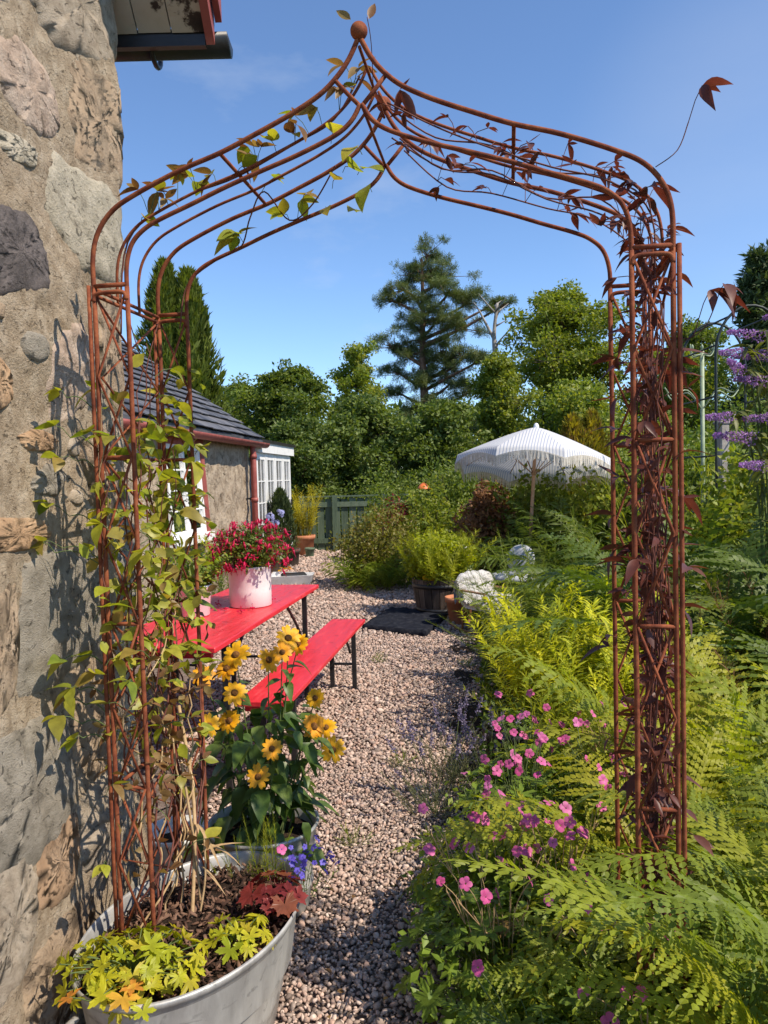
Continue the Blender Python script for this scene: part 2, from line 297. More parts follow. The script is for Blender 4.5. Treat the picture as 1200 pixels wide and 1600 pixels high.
P_purple = leafmat('buddleia_floret', [G(.38, .17, .46), G(.48, .26, .56), G(.32, .13, .40), G(.54, .36, .60)], .3, .6, (1.1, 1, 1.1))
P_lav = leafmat('lavender_floret', [G(.17, .14, .24), G(.23, .19, .30), G(.20, .17, .21)], .3, .6, (1, 1, 1.1))
P_white = leafmat('white_petal', [G(.72, .72, .68), G(.78, .78, .74)], .35, .6, (1, 1, 1))
P_violet = leafmat('agapanthus_petal', [G(.34, .36, .62), G(.44, .45, .68)], .35, .6, (1, 1, 1.1))

# ------------------------------------------------------------------ mesh helpers
def mk_mesh(name, v, f, mat=None, smooth=True, tint=None, uv=None):
    me = bpy.data.meshes.new(name)
    me.from_pydata([tuple(p) for p in v], [], [tuple(q) for q in f])
    if mat: me.materials.append(mat)
    if tint is not None:
        a = me.attributes.new('tint', 'FLOAT', 'FACE'); a.data.foreach_set('value', np.asarray(tint, dtype=np.float32))
    if smooth: me.polygons.foreach_set('use_smooth', [True] * len(me.polygons))
    if uv is not None:
        ul = me.uv_layers.new(name='UVMap')
        arr = np.array([uv[lp.vertex_index] for lp in me.loops], dtype=np.float32).ravel(); ul.data.foreach_set('uv', arr)
    me.update()
    return me

def np_mesh(name, V, F, mat, tint=None, smooth=False):
    """fast path: V (N,3) float, F (M,k) int"""
    me = bpy.data.meshes.new(name)
    V = np.ascontiguousarray(V, dtype=np.float32); F = np.ascontiguousarray(F, dtype=np.int32)
    k = F.shape[1]
    me.vertices.add(len(V)); me.vertices.foreach_set('co', V.ravel())
    me.loops.add(F.size); me.loops.foreach_set('vertex_index', F.ravel())
    me.polygons.add(len(F)); me.polygons.foreach_set('loop_start', np.arange(0, F.size, k, dtype=np.int32))
    me.polygons.foreach_set('loop_total', np.full(len(F), k, dtype=np.int32))
    if smooth: me.polygons.foreach_set('use_smooth', np.ones(len(F), dtype=bool))
    if tint is not None:
        a = me.attributes.new('tint', 'FLOAT', 'FACE'); a.data.foreach_set('value', np.asarray(tint, dtype=np.float32))
    me.materials.append(mat)
    me.update(calc_edges=True); me.validate()
    return me

def link(name, me, parent=None, loc=None, rot=None, scale=None):
    o = bpy.data.objects.new(name, me); COL.objects.link(o)
    if parent: o.parent = parent
    if loc is not None: o.location = loc
    if rot is not None: o.rotation_euler = rot
    if scale is not None: o.scale = (scale,) * 3 if isinstance(scale, (int, float)) else scale
    return o

def tag(o, label=None, cat=None, group=None, kind=None):
    if label: o['label'] = label
    if cat: o['category'] = cat
    if group: o['group'] = group
    if kind: o['kind'] = kind
    return o

def empty(name, loc, label, cat, group=None, rz=0.0):
    o = bpy.data.objects.new(name, None); COL.objects.link(o)
    o.empty_display_size = .1
    o.location = loc; o.rotation_euler = (0, 0, rz)
    return tag(o, label, cat, group)

class MB:
    def __init__(s): s.v = []; s.f = []; s.t = []; s.uv = []
    def add(s, v, f, t=0.0):
        k = len(s.v); s.v += [tuple(p) for p in v]; s.f += [tuple(i + k for i in q) for q in f]; s.t += [t] * len(f)
    def box(s, c, d, rot=None, t=0.0, bev=0.0):
        x, y, z = (q / 2 for q in d)
        if bev:
            e = bev; P = []
            for sx in (-1, 1):
                for sy in (-1, 1):
                    for sz in (-1, 1):
                        P += [(sx * (x - e), sy * (y - e), sz * z), (sx * (x - e), sy * y, sz * (z - e)), (sx * x, sy * (y - e), sz * (z - e))]
            import bmesh
            bm = bmesh.new()
            for p in P: bm.verts.new(p)
            bmesh.ops.convex_hull(bm, input=bm.verts)
            bm.verts.index_update()
            v = [q.co.copy() for q in bm.verts]; f = [[q.index for q in ff.verts] for ff in bm.faces]; bm.free()
        else:
            v = [Vector((sx * x, sy * y, sz * z)) for sx in (-1, 1) for sy in (-1, 1) for sz in (-1, 1)]
            f = [(0, 1, 3, 2), (4, 6, 7, 5), (0, 4, 5, 1), (2, 3, 7, 6), (0, 2, 6, 4), (1, 5, 7, 3)]
        if rot is not None:
            mm = rot if isinstance(rot, Matrix) else Euler(rot).to_matrix(); v = [mm @ p for p in v]
        c = Vector(c); s.add([p + c for p in v], f, t)
    def tube(s, pts, rad, n=6, t=0.0, cap=True, closed=False):
        P = [Vector(p) for p in pts]; N = len(P)
        if not hasattr(rad, '__len__'): rad = [rad] * N
        base = len(s.v); ref = None
        for i in range(N):
            a = P[i - 1] if (i > 0 or closed) else P[i]; c = P[(i + 1) % N] if (i < N - 1 or closed) else P[i]
            d = (c - a).normalized() if (c - a).length > 1e-9 else Vector((0, 0, 1))
            if ref is None:
                ref = d.orthogonal().normalized()
            ref = ref - d * ref.dot(d)
            ref = ref.normalized() if ref.length > 1e-6 else d.orthogonal().normalized()
            bb = d.cross(ref)
            for k in range(n):
                an = 2 * PI * k / n
                s.v.append(tuple(P[i] + (ref * math.cos(an) + bb * math.sin(an)) * rad[i]))
        for i in range(N if closed else N - 1):
            j = (i + 1) % N
            for k in range(n):
                s.f.append((base + i * n + k, base + i * n + (k + 1) % n, base + j * n + (k + 1) % n, base + j * n + k)); s.t.append(t)
        if cap and not closed:
            s.f.append(tuple(base + k for k in reversed(range(n)))); s.t.append(t)
            s.f.append(tuple(base + (N - 1) * n + k for k in range(n))); s.t.append(t)
    def lathe(s, prof, n=32, sx=1.0, sy=1.0, t=0.0, c=(0, 0, 0), close=False):
        base = len(s.v); m_ = len(prof)
        for (rr, z) in prof:
            for k in range(n):
                an = 2 * PI * k / n
                s.v.append((c[0] + rr * sx * math.cos(an), c[1] + rr * sy * math.sin(an), c[2] + z))
        for i in range(m_ - 1):
            for k in range(n):
                s.f.append((base + i * n + k, base + i * n + (k + 1) % n, base + (i + 1) * n + (k + 1) % n, base + (i + 1) * n + k)); s.t.append(t)
        if close:
            s.f.append(tuple(base + k for k in reversed(range(n)))); s.t.append(t)
            s.f.append(tuple(base + (m_ - 1) * n + k for k in range(n))); s.t.append(t)
    def build(s, name, mat, parent=None, smooth=True, loc=None, rot=None, scale=None):
        me = mk_mesh(name, s.v, s.f, mat, smooth, s.t)
        return link(name, me, parent, loc, rot, scale)
    def mesh(s, name, mat, smooth=True): return mk_mesh(name, s.v, s.f, mat, smooth, s.t)

def bez(pts, n=8):
    """Catmull-Rom through the points"""
    P = [Vector(p) for p in pts]; out = []
    for i in range(len(P) - 1):
        p0 = P[max(i - 1, 0)]; p1 = P[i]; p2 = P[i + 1]; p3 = P[min(i + 2, len(P) - 1)]
        for k in range(n):
            t = k / n
            out.append(.5 * ((2 * p1) + (p2 - p0) * t + (2 * p0 - 5 * p1 + 4 * p2 - p3) * t * t + (3 * p1 - p0 - 3 * p2 + p3) * t ** 3))
    out.append(P[-1]); return out

def rand_frames(n_, upb=0.6, r=rng):
    """n rotation frames (columns x,y,z); z = leaf normal biased upwards, y = leaf length"""
    N = r.normal(size=(n_, 3)); N /= np.linalg.norm(N, axis=1)[:, None]
    N[:, 2] += upb; N /= np.linalg.norm(N, axis=1)[:, None]
    Y = r.normal(size=(n_, 3)); Y -= N * (Y * N).sum(1)[:, None]; Y /= np.linalg.norm(Y, axis=1)[:, None]
    X = np.cross(Y, N)
    return np.stack([X, Y, N], axis=2)

def scatter(name, tv, tf, C, Fm, S, mat, tint=None, smooth=False):
    """bake copies of a small template into one mesh"""
    tv = np.asarray(tv, float); tf = np.asarray(tf, int)
    n_ = len(C)
    V = np.einsum('nij,kj->nki', Fm, tv)
    S = np.asarray(S, float)
    V = V * (S[:, None, None] if S.ndim == 1 else 1.0) + np.asarray(C)[:, None, :]
    F = tf[None] + (np.arange(n_) * len(tv))[:, None, None]
    tt = None
    if tint is None: tint = rng.random(n_)
    tt = np.repeat(tint, len(tf))
    return np_mesh(name, V.reshape(-1, 3), F.reshape(-1, tf.shape[1]), mat, tt, smooth)

# leaf templates (x width, y length, z normal)
T_DIA = ([(0, 0, 0), (.3, .45, .06), (0, 1, -.05), (-.3, .45, .06)], [(0, 1, 2), (0, 2, 3)])
T_NEEDLE = ([(0, 0, 0), (.035, .5, 0), (0, 1, 0), (-.035, .5, 0), (0, 0, 0), (.35, .85, .25), (.42, .80, .25), (0, 0, 0), (-.42, .8, .2), (-.35, .85, .2), (0, 0, 0), (.05, .75, .6), (-.05, .75, .6), (0, 0, 0), (.2, .8, -.4), (.1, .85, -.4)],
            [(0, 1, 2), (0, 2, 3), (4, 5, 6), (7, 8, 9), (10, 11, 12), (13, 14, 15)])
T_SPRAY = ([(0, 0, 0), (.16, .4, .05), (.06, 1, 0), (-.12, .5, .04), (.26, .75, .1), (-.24, .85, .1)], [(0, 1, 2), (0, 2, 3), (0, 1, 4), (0, 5, 3)])

def leaf_mesh(name, L, W, mat, fold=.25, curl=.2, n_=5, tipp=1.0, wave=0.0, shape=None):
    v, f = [], []
    for i in range(n_ + 1):
        t = i / n_
        wd = (shape(t) if shape else math.sin(PI * t ** .8) ** .9) * W / 2
        y = L * t; z = -curl * L * t * t
        dz = fold * wd
        wv = wave * math.sin(t * 9) * W
        v += [(-wd, y, z + dz + wv), (0, y, z), (wd, y, z + dz - wv)]
    for i in range(n_):
        a = 3 * i
        f += [(a, a + 1, a + 4, a + 3), (a + 1, a + 2, a + 5, a + 4)]
    return mk_mesh(name, v, f, mat, True)

def palmate_mesh(name, rad, mat, lobes=5, depth=.5, cup=.15):
    v = [(0, 0, 0)]; f = []
    tot = 5.4
    pts = []
    for i in range(lobes):
        a = -tot / 2 + tot * (i + .5) / lobes; h = tot / lobes / 2
        pts += [(a - h, 1 - depth), (a - h * .55, .80), (a - h * .35, .78), (a - h * .18, .98 if i % 2 == 0 else .92), (a, 1.05), (a + h * .2, .93), (a + h * .36, .80), (a + h * .55, .82)]
    pts.append((tot / 2, 1 - depth))
    for a, rr in pts:
        v.append((rad * rr * math.sin(a), rad * rr * math.cos(a), cup * rad * rr * rr * (1 if rr > .7 else .4) - .1 * rad * (rr > .9)))
    for i in range(1, len(pts)): f.append((0, i + 1, i))
    return mk_mesh(name, v, f, mat, True)

def daisy_mesh(name, rad, npet, mat, wid=.34, droop=.15, layers=1):
    v, f = [], []
    for la in range(layers):
        for k in range(npet):
            a = 2 * PI * (k + .5 * la) / npet + RND.uniform(-.12, .12); rr = rad * RND.uniform(.85, 1.05) * (1 - .15 * la)
            dz = RND.uniform(-.5, .5) * droop * rad + la * .12 * rad
            ca, sa = math.cos(a), math.sin(a); wd = wid * rr / 2
            b0 = len(v)
            for (t, ww, zz) in ((.12, .35, 0), (.45, .95, .10), (.8, .9, .08), (1.0, .25, -.02)):
                for sgn in (-1, 1):
                    px, py = t * rr, sgn * ww * wd
                    v.append((px * ca - py * sa, px * sa + py * ca, zz * rr + dz * t))
            for q in range(3): f.append((b0 + 2 * q, b0 + 2 * q + 2, b0 + 2 * q + 3, b0 + 2 * q + 1))
    return mk_mesh(name, v, f, mat, True)

def frond_mesh(name, L, wid, npin, mat, detail=True, arch=.55, side=0.0, shape='lance', rise=1.2, npl=9, droopp=.25, seed=0):
    """fern frond: rachis arching from the origin (towards +y), pinnae of small pinnules on both sides"""
    rr = random.Random(seed)
    v, f = [], []
    # rachis points
    pts = []; p = Vector((0, 0, 0)); el = rise; N = npin + 4
    for i in range(N + 1):
        pts.append(p.copy())
        s = L / N
        p = p + Vector((side * s * i / N, math.cos(el) * s, math.sin(el) * s))
        el -= arch * (1.0 + 1.2 * i / N) * 2.0 / N
    for i in range(N):
        a, b_ = pts[i], pts[i + 1]; wv = L * .006 * (1 - .8 * i / N)
        k = len(v); v += [(a.x - wv, a.y, a.z), (a.x + wv, a.y, a.z), (b_.x + wv * .9, b_.y, b_.z), (b_.x - wv * .9, b_.y, b_.z)]; f.append((k, k + 1, k + 2, k + 3))
    for i in range(4, N + 1):
        t = (i - 4) / (N - 4)
        if shape == 'lance': pl = wid * (math.sin(PI * (t * .93 + .07) ** .75) ** .8) * .9 + wid * .03
        else: pl = wid * (1 - t) ** .85 + wid * .03
        d = (pts[min(i + 1, N)] - pts[i - 1]).normalized()
        for sg in (-1, 1):
            sd = Vector((sg, 0, 0))
            nrm = sd.cross(d) * sg
            nrm = nrm if nrm.z > 0 else -nrm
            fwd = (sd * 1.0 + d * (.35 + .35 * t)).normalized()
            o = pts[i] + d * (sg * .15 * L / N)
            if rr.random() < .035: continue
            ln = pl * rr.uniform(.72, 1.12) * (.55 if rr.random() < .05 else 1); dr = droopp * rr.uniform(.2, 2.2)
            tw = rr.gauss(0, .32); dd_ = (d * math.cos(tw) + nrm * math.sin(tw)); fwd = (fwd + d * rr.gauss(0, .10) + nrm * rr.gauss(.05, .10)).normalized()
            if not detail:
                pw = L / N * .34
                mid = o + fwd * ln * .45 - nrm * dr * ln * .25
                tip = o + fwd * ln - nrm * dr * ln
                k = len(v); v += [tuple(mid + dd_ * pw), tuple(tip), tuple(mid - dd_ * pw)]; rb = 4 * min(i, N - 1) + (0 if sg < 0 else 1)
                f += [(rb, k, k + 1), (rb, k + 1, k + 2)]
                continue
            m_ = max(3, int(npl * ln / wid + 1.5))
            rb = 4 * min(i, N - 1) + (0 if sg < 0 else 1); st = ln / m_
            ci = [rb]
            for q in range(1, m_ + 1):
                u = q / m_; ci.append(len(v)); v.append(tuple(o + fwd * (ln * u) - nrm * (dr * ln * u * u)))
            for q in range(m_):
                u = (q + .4) / m_; c = o + fwd * (ln * q / m_) - nrm * (dr * ln * (q / m_) ** 2)
                pw = (L / N) * .54 * (1 - u) ** .5 + .0008
                for s2 in (-1, 1):
                    pj = pw * rr.uniform(.7, 1.12); k = len(v)
                    v += [tuple(c + dd_ * s2 * pj * .72 + fwd * st * .12 - nrm * (.08 * pj)), tuple(c + dd_ * s2 * pj + fwd * st * .72 - nrm * (.24 * pj))]
                    f += [(ci[q], k, k + 1, ci[q + 1])]
    return mk_mesh(name, v, f, mat, False)

def leafy_stem(name, h, n_, L, W, mat, ang=.9, droop=.5, bend=.15, stem_r=.003, t0=.15, curl=.3, seed=0, pairs=1, taper=.5, segs=2, whorl=2.4, tipup=True):
    """upright stem carrying narrow or broad leaves, one mesh"""
    rr = random.Random(seed)
    mb = MB()
    ba = rr.uniform(0, 6.28); bend = bend * rr.uniform(.5, 1.5)
    def pos(t): return Vector((math.cos(ba) * bend * h * t * t, math.sin(ba) * bend * h * t * t, h * t * (1 - .15 * bend * t)))
    mb.tube([pos(i / 5) for i in range(6)], [stem_r * (1 - .7 * i / 5) for i in range(6)], 4, 0.0, cap=False)
    for i in range(n_):
        t = t0 + (1 - t0) * (i + rr.random() * .5) / n_
        for pr in range(pairs):
            a = i * whorl + pr * 2 * PI / pairs + rr.uniform(-.3, .3)
            ln = L * rr.uniform(.75, 1.15) * (1 - taper * t); el = (PI / 2 - ang) * (.6 + .7 * t) + rr.uniform(-.15, .15)
            o = pos(t); hd = Vector((math.cos(a), math.sin(a), 0)); sd = Vector((-math.sin(a), math.cos(a), 0))
            wv = W * ln / L / 2
            P = []; p = o.copy(); e = el
            for s_ in range(segs + 1):
                P.append(p.copy()); p = p + (hd * math.cos(e) + Vector((0, 0, 1)) * math.sin(e)) * (ln / segs); e -= droop
            k = len(mb.v)
            tt = rr.random() * .35
            for s_, q in enumerate(P):
                u = s_ / segs; ww = wv * (math.sin(PI * min(.98, .12 + .86 * u)) if segs > 1 else 1)
                if s_ == segs: mb.v.append(tuple(q))
                else: mb.v += [tuple(q - sd * ww), tuple(q + sd * ww)]
            for s_ in range(segs):
                b0 = k + 2 * s_
                if s_ == segs - 1: mb.f.append((b0, b0 + 1, b0 + 2))
                else: mb.f.append((b0, b0 + 1, b0 + 3, b0 + 2))
                mb.t.append(tt)
    return mb.mesh(name, mat, False)

def plant(name, loc, label, cat, group, stems, n_, rad, tilt=.25, sc_=(.8, 1.15), part='stem', lean=(0, 0), rr=RND, dome=0.0):
    o = empty(name, loc, label, cat, group)
    for i in range(n_):
        q = math.sqrt((i + .5) / n_) * rad; a = i * 2.39996 + rr.uniform(-.3, .3)
        x, y = q * math.cos(a), q * math.sin(a)
        tl = tilt * (q / max(rad, 1e-3)) + rr.uniform(-.06, .06)
        ax = Vector((-math.sin(a), math.cos(a), 0))
        rot = Matrix.Rotation(tl, 3, ax) @ Matrix.Rotation(rr.uniform(0, 6.28), 3, 'Z')
        rot = Matrix.Rotation(lean[1], 3, 'X') @ Matrix.Rotation(lean[0], 3, 'Y') @ rot
        s = rr.uniform(*sc_) * (1 - dome * (q / max(rad, 1e-3)) ** 2)
        link(part, stems[i % len(stems)], o, (x, y, 0), rot.to_euler(), s)
    return o

# ================================================================== SETTING
# ground reaching the horizon
def sheet(name, poly, z, mat, kind='structure'):
    o = link(name, mk_mesh(name, [(x, y, z) for x, y in poly], [tuple(range(len(poly)))], mat, False)); o['kind'] = kind; return o
sheet('ground', [(-400, -60), (400, -60), (400, 700), (-400, 700)], -.03, grassland)
# planted bed to the east of the path: uneven dark earth
def bed_z(x, y):
    e = .0 + .10 * min(1, max(0, (x - .35 - .12 * max(0, y - 3)) / .8))
    return e + .03 * noise.noise(Vector((x * 3, y * 3, 0)))
bx0, bx1, by0, by1 = -.05, 5.5, -1.5, 14.0
NX, NY = 70, 130
V = []; Fq = []
for j in range(NY + 1):
    for i in range(NX + 1):
        x = bx0 + (bx1 - bx0) * i / NX; y = by0 + (by1 - by0) * j / NY
        edge = min(1, i / 4)
        V.append((x + .06 * noise.noise(Vector((x, y * 2, 3))), y, -.025 + edge * (.03 + bed_z(x, y)) if x > .12 + .11 * max(0, y - 2.5) else -.02))
for j in range(NY):
    for i in range(NX):
        a = j * (NX + 1) + i; Fq.append((a, a + 1, a + NX + 2, a + NX + 1))
bed = link('soil_bed', mk_mesh('soil_bed', V, Fq, soil)); bed['kind'] = 'structure'
path = sheet('gravel_path', [(-3.2, -2), (.9, -2), (.9, 3.4), (1.5, 6.5), (1.6, 9.5), (.6, 11.5), (.4, 16.2), (-3.2, 16.2)], -.008, gravelbase)

# loose pebbles of the path
def ico():
    t = (1 + 5 ** .5) / 2
    v = np.array([(-1, t, 0), (1, t, 0), (-1, -t, 0), (1, -t, 0), (0, -1, t), (0, 1, t), (0, -1, -t), (0, 1, -t), (t, 0, -1), (t, 0, 1), (-t, 0, -1), (-t, 0, 1)], float) / math.sqrt(1 + t * t)
    f = np.array([(0, 11, 5), (0, 5, 1), (0, 1, 7), (0, 7, 10), (0, 10, 11), (1, 5, 9), (5, 11, 4), (11, 10, 2), (10, 7, 6), (7, 1, 8), (3, 9, 4), (3, 4, 2), (3, 2, 6), (3, 6, 8), (3, 8, 9), (4, 9, 5), (2, 4, 11), (6, 2, 10), (8, 6, 7), (9, 8, 1)])
    return v, f
iv, if_ = ico()
VV, FF, TT = [], [], []
off = 0
def band(y0, y1, x0f, x1f, s, big=1.0):
    global off
    ys = np.arange(y0, y1, s)
    P = []
    for y in ys:
        xs = np.arange(x0f(y), x1f(y), s)
        P.append(np.stack([xs, np.full_like(xs, y)], 1))
    P = np.concatenate(P); n_ = len(P)
    P = P + rng.normal(0, s * .36, P.shape)
    sz = np.clip(rng.lognormal(0, .33, n_), .5, 2.1) * s * .56 * big
    dims = np.stack([rng.uniform(.8, 1.35, n_), rng.uniform(.75, 1.1, n_), rng.uniform(.4, .7, n_)], 1) * sz[:, None]
    Q = rng.normal(0, 1, (n_, 4)) * np.array([1, .28, .28, 1]); Q /= np.linalg.norm(Q, axis=1)[:, None]
    w_, x_, y_, z_ = Q.T
    Rm = np.stack([1 - 2 * (y_ ** 2 + z_ ** 2), 2 * (x_ * y_ - z_ * w_), 2 * (x_ * z_ + y_ * w_), 2 * (x_ * y_ + z_ * w_), 1 - 2 * (x_ ** 2 + z_ ** 2), 2 * (y_ * z_ - x_ * w_), 2 * (x_ * z_ - y_ * w_), 2 * (y_ * z_ + x_ * w_), 1 - 2 * (x_ ** 2 + y_ ** 2)], 1).reshape(n_, 3, 3)
    tv = iv[None] * dims[:, None, :] * (1 + rng.normal(0, .13, (n_, 12, 1)))
    vv = np.einsum('nij,nkj->nki', Rm, tv)
    zc = sz * rng.uniform(-.1, .75, n_)
    vv += np.concatenate([P, zc[:, None]], 1)[:, None, :]
    VV.append(vv.reshape(-1, 3)); FF.append((if_[None] + (np.arange(n_) * 12)[:, None, None] + off).reshape(-1, 3))
    TT.append(np.repeat(rng.random(n_), 20)); off += n_ * 12
rightx = lambda y: .32 if y < 3.0 else .32 + .24 * (y - 3.0) if y < 6 else 1.06 - .04 * (y - 6)
band(1.95, 4.0, lambda y: -.62 if y < 2.4 else -.85, lambda y: rightx(y) + .05, .0132)
band(4.0, 7.2, lambda y: -1.5, lambda y: rightx(y) + .1, .0180)
band(7.2, 11, lambda y: -1.9, lambda y: 1.1 if y < 9 else .4, .0265)
band(11, 16, lambda y: -1.9, lambda y: -.1, .040)
grav = link('gravel', np_mesh('gravel', np.concatenate(VV), np.concatenate(FF), pebble_m, np.concatenate(TT), False))
tag(grav, 'pinkish granite gravel covering the garden path', 'gravel', kind='stuff')

# ------------------------------------------------------------------ stone building close by (its wall edge and eave)
wall_x = lambda y: -.867 + .083 * (y - 2.05)
WN = Vector((1, -.083, 0)).normalized()
def WP(y, z, off_=0.0): return Vector((wall_x(y), y, z)) + WN * off_
CY = 2.545
sb = empty('stone_building', WP(CY, 0), 'rough rubble stone building wall with flaking eave beside the arch', 'building')
S0 = -Vector(sb.location)
def fbm(p, o=5):
    s = 0; a = 1
    for k in range(o): s += a * noise.noise(p); p = p * 2.03; a *= .52
    return s
STN = [
    ('pale', [(2.03, 2.80), (2.18, 3.08), (2.50, 3.10), (2.51, 2.86), (2.36, 2.78), (2.18, 2.73)], .022),
    ('pink', [(1.86, 2.55), (1.99, 2.61), (2.13, 2.57), (2.14, 2.48), (2.03, 2.41), (1.86, 2.42)], .020),
    ('white', [(1.85, 2.34), (2.0, 2.36), (1.99, 2.31), (1.88, 2.29)], .012),
    ('white', [(2.11, 2.385), (2.28, 2.40), (2.50, 2.41), (2.53, 2.16), (2.33, 2.13), (2.18, 2.15), (2.06, 2.23)], .024),
    ('dark', [(1.76, 2.13), (1.95, 2.17), (2.01, 2.09), (2.0, 2.01), (1.75, 1.95)], .016),
    ('pink', [(2.02, 1.86), (2.16, 1.95), (2.31, 1.92), (2.30, 1.8), (2.17, 1.70), (2.04, 1.69)], .014),
    ('orange', [(1.74, 1.81), (1.85, 1.78), (1.85, 1.71), (1.74, 1.66)], .016),
    ('orange', [(1.88, 1.62), (1.96, 1.645), (2.06, 1.62), (2.04, 1.595), (1.92, 1.59)], .008),
    ('grey', [(1.92, 1.52), (2.02, 1.555), (2.09, 1.52), (2.03, 1.475), (1.94, 1.485)], .016),
    ('orange', [(1.70, 1.425), (1.94, 1.415), (1.99, 1.37), (1.85, 1.345), (1.70, 1.36)], .012),
    ('grey', [(1.91, 1.30), (2.06, 1.315), (2.31, 1.23), (2.28, 1.02), (2.04, .99), (1.84, 1.0), (1.85, 1.19)], .022),
    ('grey', [(1.60, .90), (1.87, .905), (2.06, .86), (2.06, .63), (1.87, .58), (1.60, .68)], .026),
    ('brown', [(1.89, .61), (2.06, .60), (2.04, .42), (1.86, .45)], .012),
    ('pale', [(1.58, .65), (1.81, .60), (1.86, .48), (1.79, .35), (1.58, .36)], .018),
    ('tan', [(2.10, .98), (2.38, .98), (2.42, .72), (2.20, .66), (2.10, .75)], .018),
    ('pale', [(2.1, .62), (2.40, .66), (2.44, .40), (2.2, .36), (2.10, .45)], .018),
    ('tan', [(1.80, .32), (2.12, .34), (2.15, .10), (1.85, .06)], .02),
    ('tan', [(2.20, 1.62), (2.45, 1.66), (2.48, 1.46), (2.25, 1.40)], .016),
    ('grey', [(2.36, 1.34), (2.5, 1.36), (2.52, 1.06), (2.38, 1.05)], .018),
    ('tan', [(1.70, 1.22), (1.82, 1.26), (1.82, 1.03), (1.70, .98)], .012),
    ('tan', [(2.36, 2.05), (2.51, 2.07), (2.53, 1.75), (2.38, 1.78)], .014),
    ('tan', [(2.24, 2.70), (2.50, 2.74), (2.52, 2.48), (2.26, 2.46)], .012),
    ('pale', [(1.52, 2.80), (1.90, 2.92), (1.92, 2.68), (1.55, 2.60)], .02),
    ('grey', [(1.30, 2.45), (1.62, 2.5), (1.66, 2.2), (1.32, 2.15)], .02),
    ('tan', [(1.25, 1.95), (1.62, 2.0), (1.60, 1.6), (1.28, 1.55)], .02),
    ('pink', [(1.2, 1.4), (1.58, 1.42), (1.56, 1.1), (1.22, 1.05)], .02),
    ('dark', [(1.15, .9), (1.5, .92), (1.5, .6), (1.18, .55)], .02),
    ('grey', [(1.2, .45), (1.52, .5), (1.5, .12), (1.2, .1)], .02),
]
# mortared face: a displaced grid that wraps round the far corner
V = []; Fq = []
ys = list(np.arange(.7, CY - .02, .0125)) + [CY]
zs = list(np.arange(-.06, 3.16, .0135))
ny, nz_ = len(ys), len(zs)
wob = lambda z: .022 * noise.noise(Vector((3.1, 7.7, z * 2.1))) + .010 * noise.noise(Vector((1.1, 2.7, z * 9))) - .018 * (z - 1.6) / 1.6
for y in ys:
    for z in zs:
        d = .030 * noise.noise(Vector((y * 2.2, z * 2.6, 1))) + .011 * fbm(Vector((y * 9, z * 9, 4)), 6)
        e = max(0, 1 - (CY - y) / .035)
        p = WP(y + wob(z) * min(1, max(0, (y - 1.6) / .9)), z, d - .022 * e * e)
        V.append(tuple(p + S0))
for i in range(ny - 1):
    for j in range(nz_ - 1):
        a = i * nz_ + j; Fq.append((a, a + nz_, a + nz_ + 1, a + 1))
# return round the corner
xs2 = [.02, .06, .15, .4, 1.0, 2.6]
for k, dx in enumerate(xs2):
    for z in zs:
        p = WP(CY + wob(z) + .012 * noise.noise(Vector((dx * 5, z * 6, 9))) + .02, z, -dx - .02)
        V.append(tuple(p + S0))
for k in range(len(xs2)):
    for j in range(nz_ - 1):
        a = (ny - 1 + k) * nz_ + j; Fq.append((a, a + nz_, a + nz_ + 1, a + 1))
wall = link('wall', mk_mesh('wall', V, Fq, mortar), sb)
def face_d(y, z): return .030 * noise.noise(Vector((y * 2.2, z * 2.6, 1))) + .011 * fbm(Vector((y * 9, z * 9, 4)), 6)
def stone(poly, proud, mat, sd):
    P = [Vector((a, b, 0)) for a, b in poly]; n_ = len(P)
    c = sum(P, Vector()) / n_
    segs, rings = (56, 14) if sd < 190 else (28, 6)
    # smoothed boundary
    cl = []
    for i in range(n_):
        p0, p1, p2, p3 = P[i - 1], P[i], P[(i + 1) % n_], P[(i + 2) % n_]
        for k in range(8):
            t = k / 8
            cr = .5 * ((2 * p1) + (p2 - p0) * t + (2 * p0 - 5 * p1 + 4 * p2 - p3) * t * t + (3 * p1 - p0 - 3 * p2 + p3) * t ** 3)
            ln = p1.lerp(p2, t); cl.append(ln.lerp(cr, .55))
    m_ = len(cl)
    bd = [cl[int(k * m_ / segs) % m_] for k in range(segs)]
    vs = []; fs = []
    def pt(q, t):
        y, z = q.x, q.y
        prof = (1 - t ** 4) * (.003 + proud * .38) - .016 * max(0, (t - .84) / .16) ** 1.5
        d1, d2 = y - c.x, z - c.y
        fa = sd * 2.3; fac = .028 * (max(0, d1 * math.cos(fa) + d2 * math.sin(fa)) + .7 * max(0, d1 * math.cos(fa + 2.2) + d2 * math.sin(fa + 2.2)))
        rel = -fac + .0035 * fbm(Vector((y * 16 + sd, z * 22, sd)), 6) * (1 - t ** 8)
        return WP(y, z, face_d(y, z) * .8 + prof + rel + .003) + S0
    vs.append(tuple(pt(c, 0)))
    for rI in range(1, rings + 1):
        t = rI / rings
        for k in range(segs):
            q = c.lerp(bd[k], t * (1.06 + t * t * .16 * noise.noise(Vector((k * .45, sd, 0))) + t * t * .09 * noise.noise(Vector((k * 1.3, sd, 5)))))
            vs.append(tuple(pt(q, t)))
    for k in range(segs): fs.append((0, 1 + k, 1 + (k + 1) % segs))
    for rI in range(rings - 1):
        for k in range(segs):
            a = 1 + rI * segs; fs.append((a + k, a + segs + k, a + segs + (k + 1) % segs, a + (k + 1) % segs))
    return link('stone', mk_mesh('stone', vs, fs, mat), wall)
def grow(poly, k):
    cy = sum(q[0] for q in poly) / len(poly); cz = sum(q[1] for q in poly) / len(poly)
    return [(min(CY - .012, cy + (a - cy) * k), cz + (b - cz) * k) for a, b in poly]
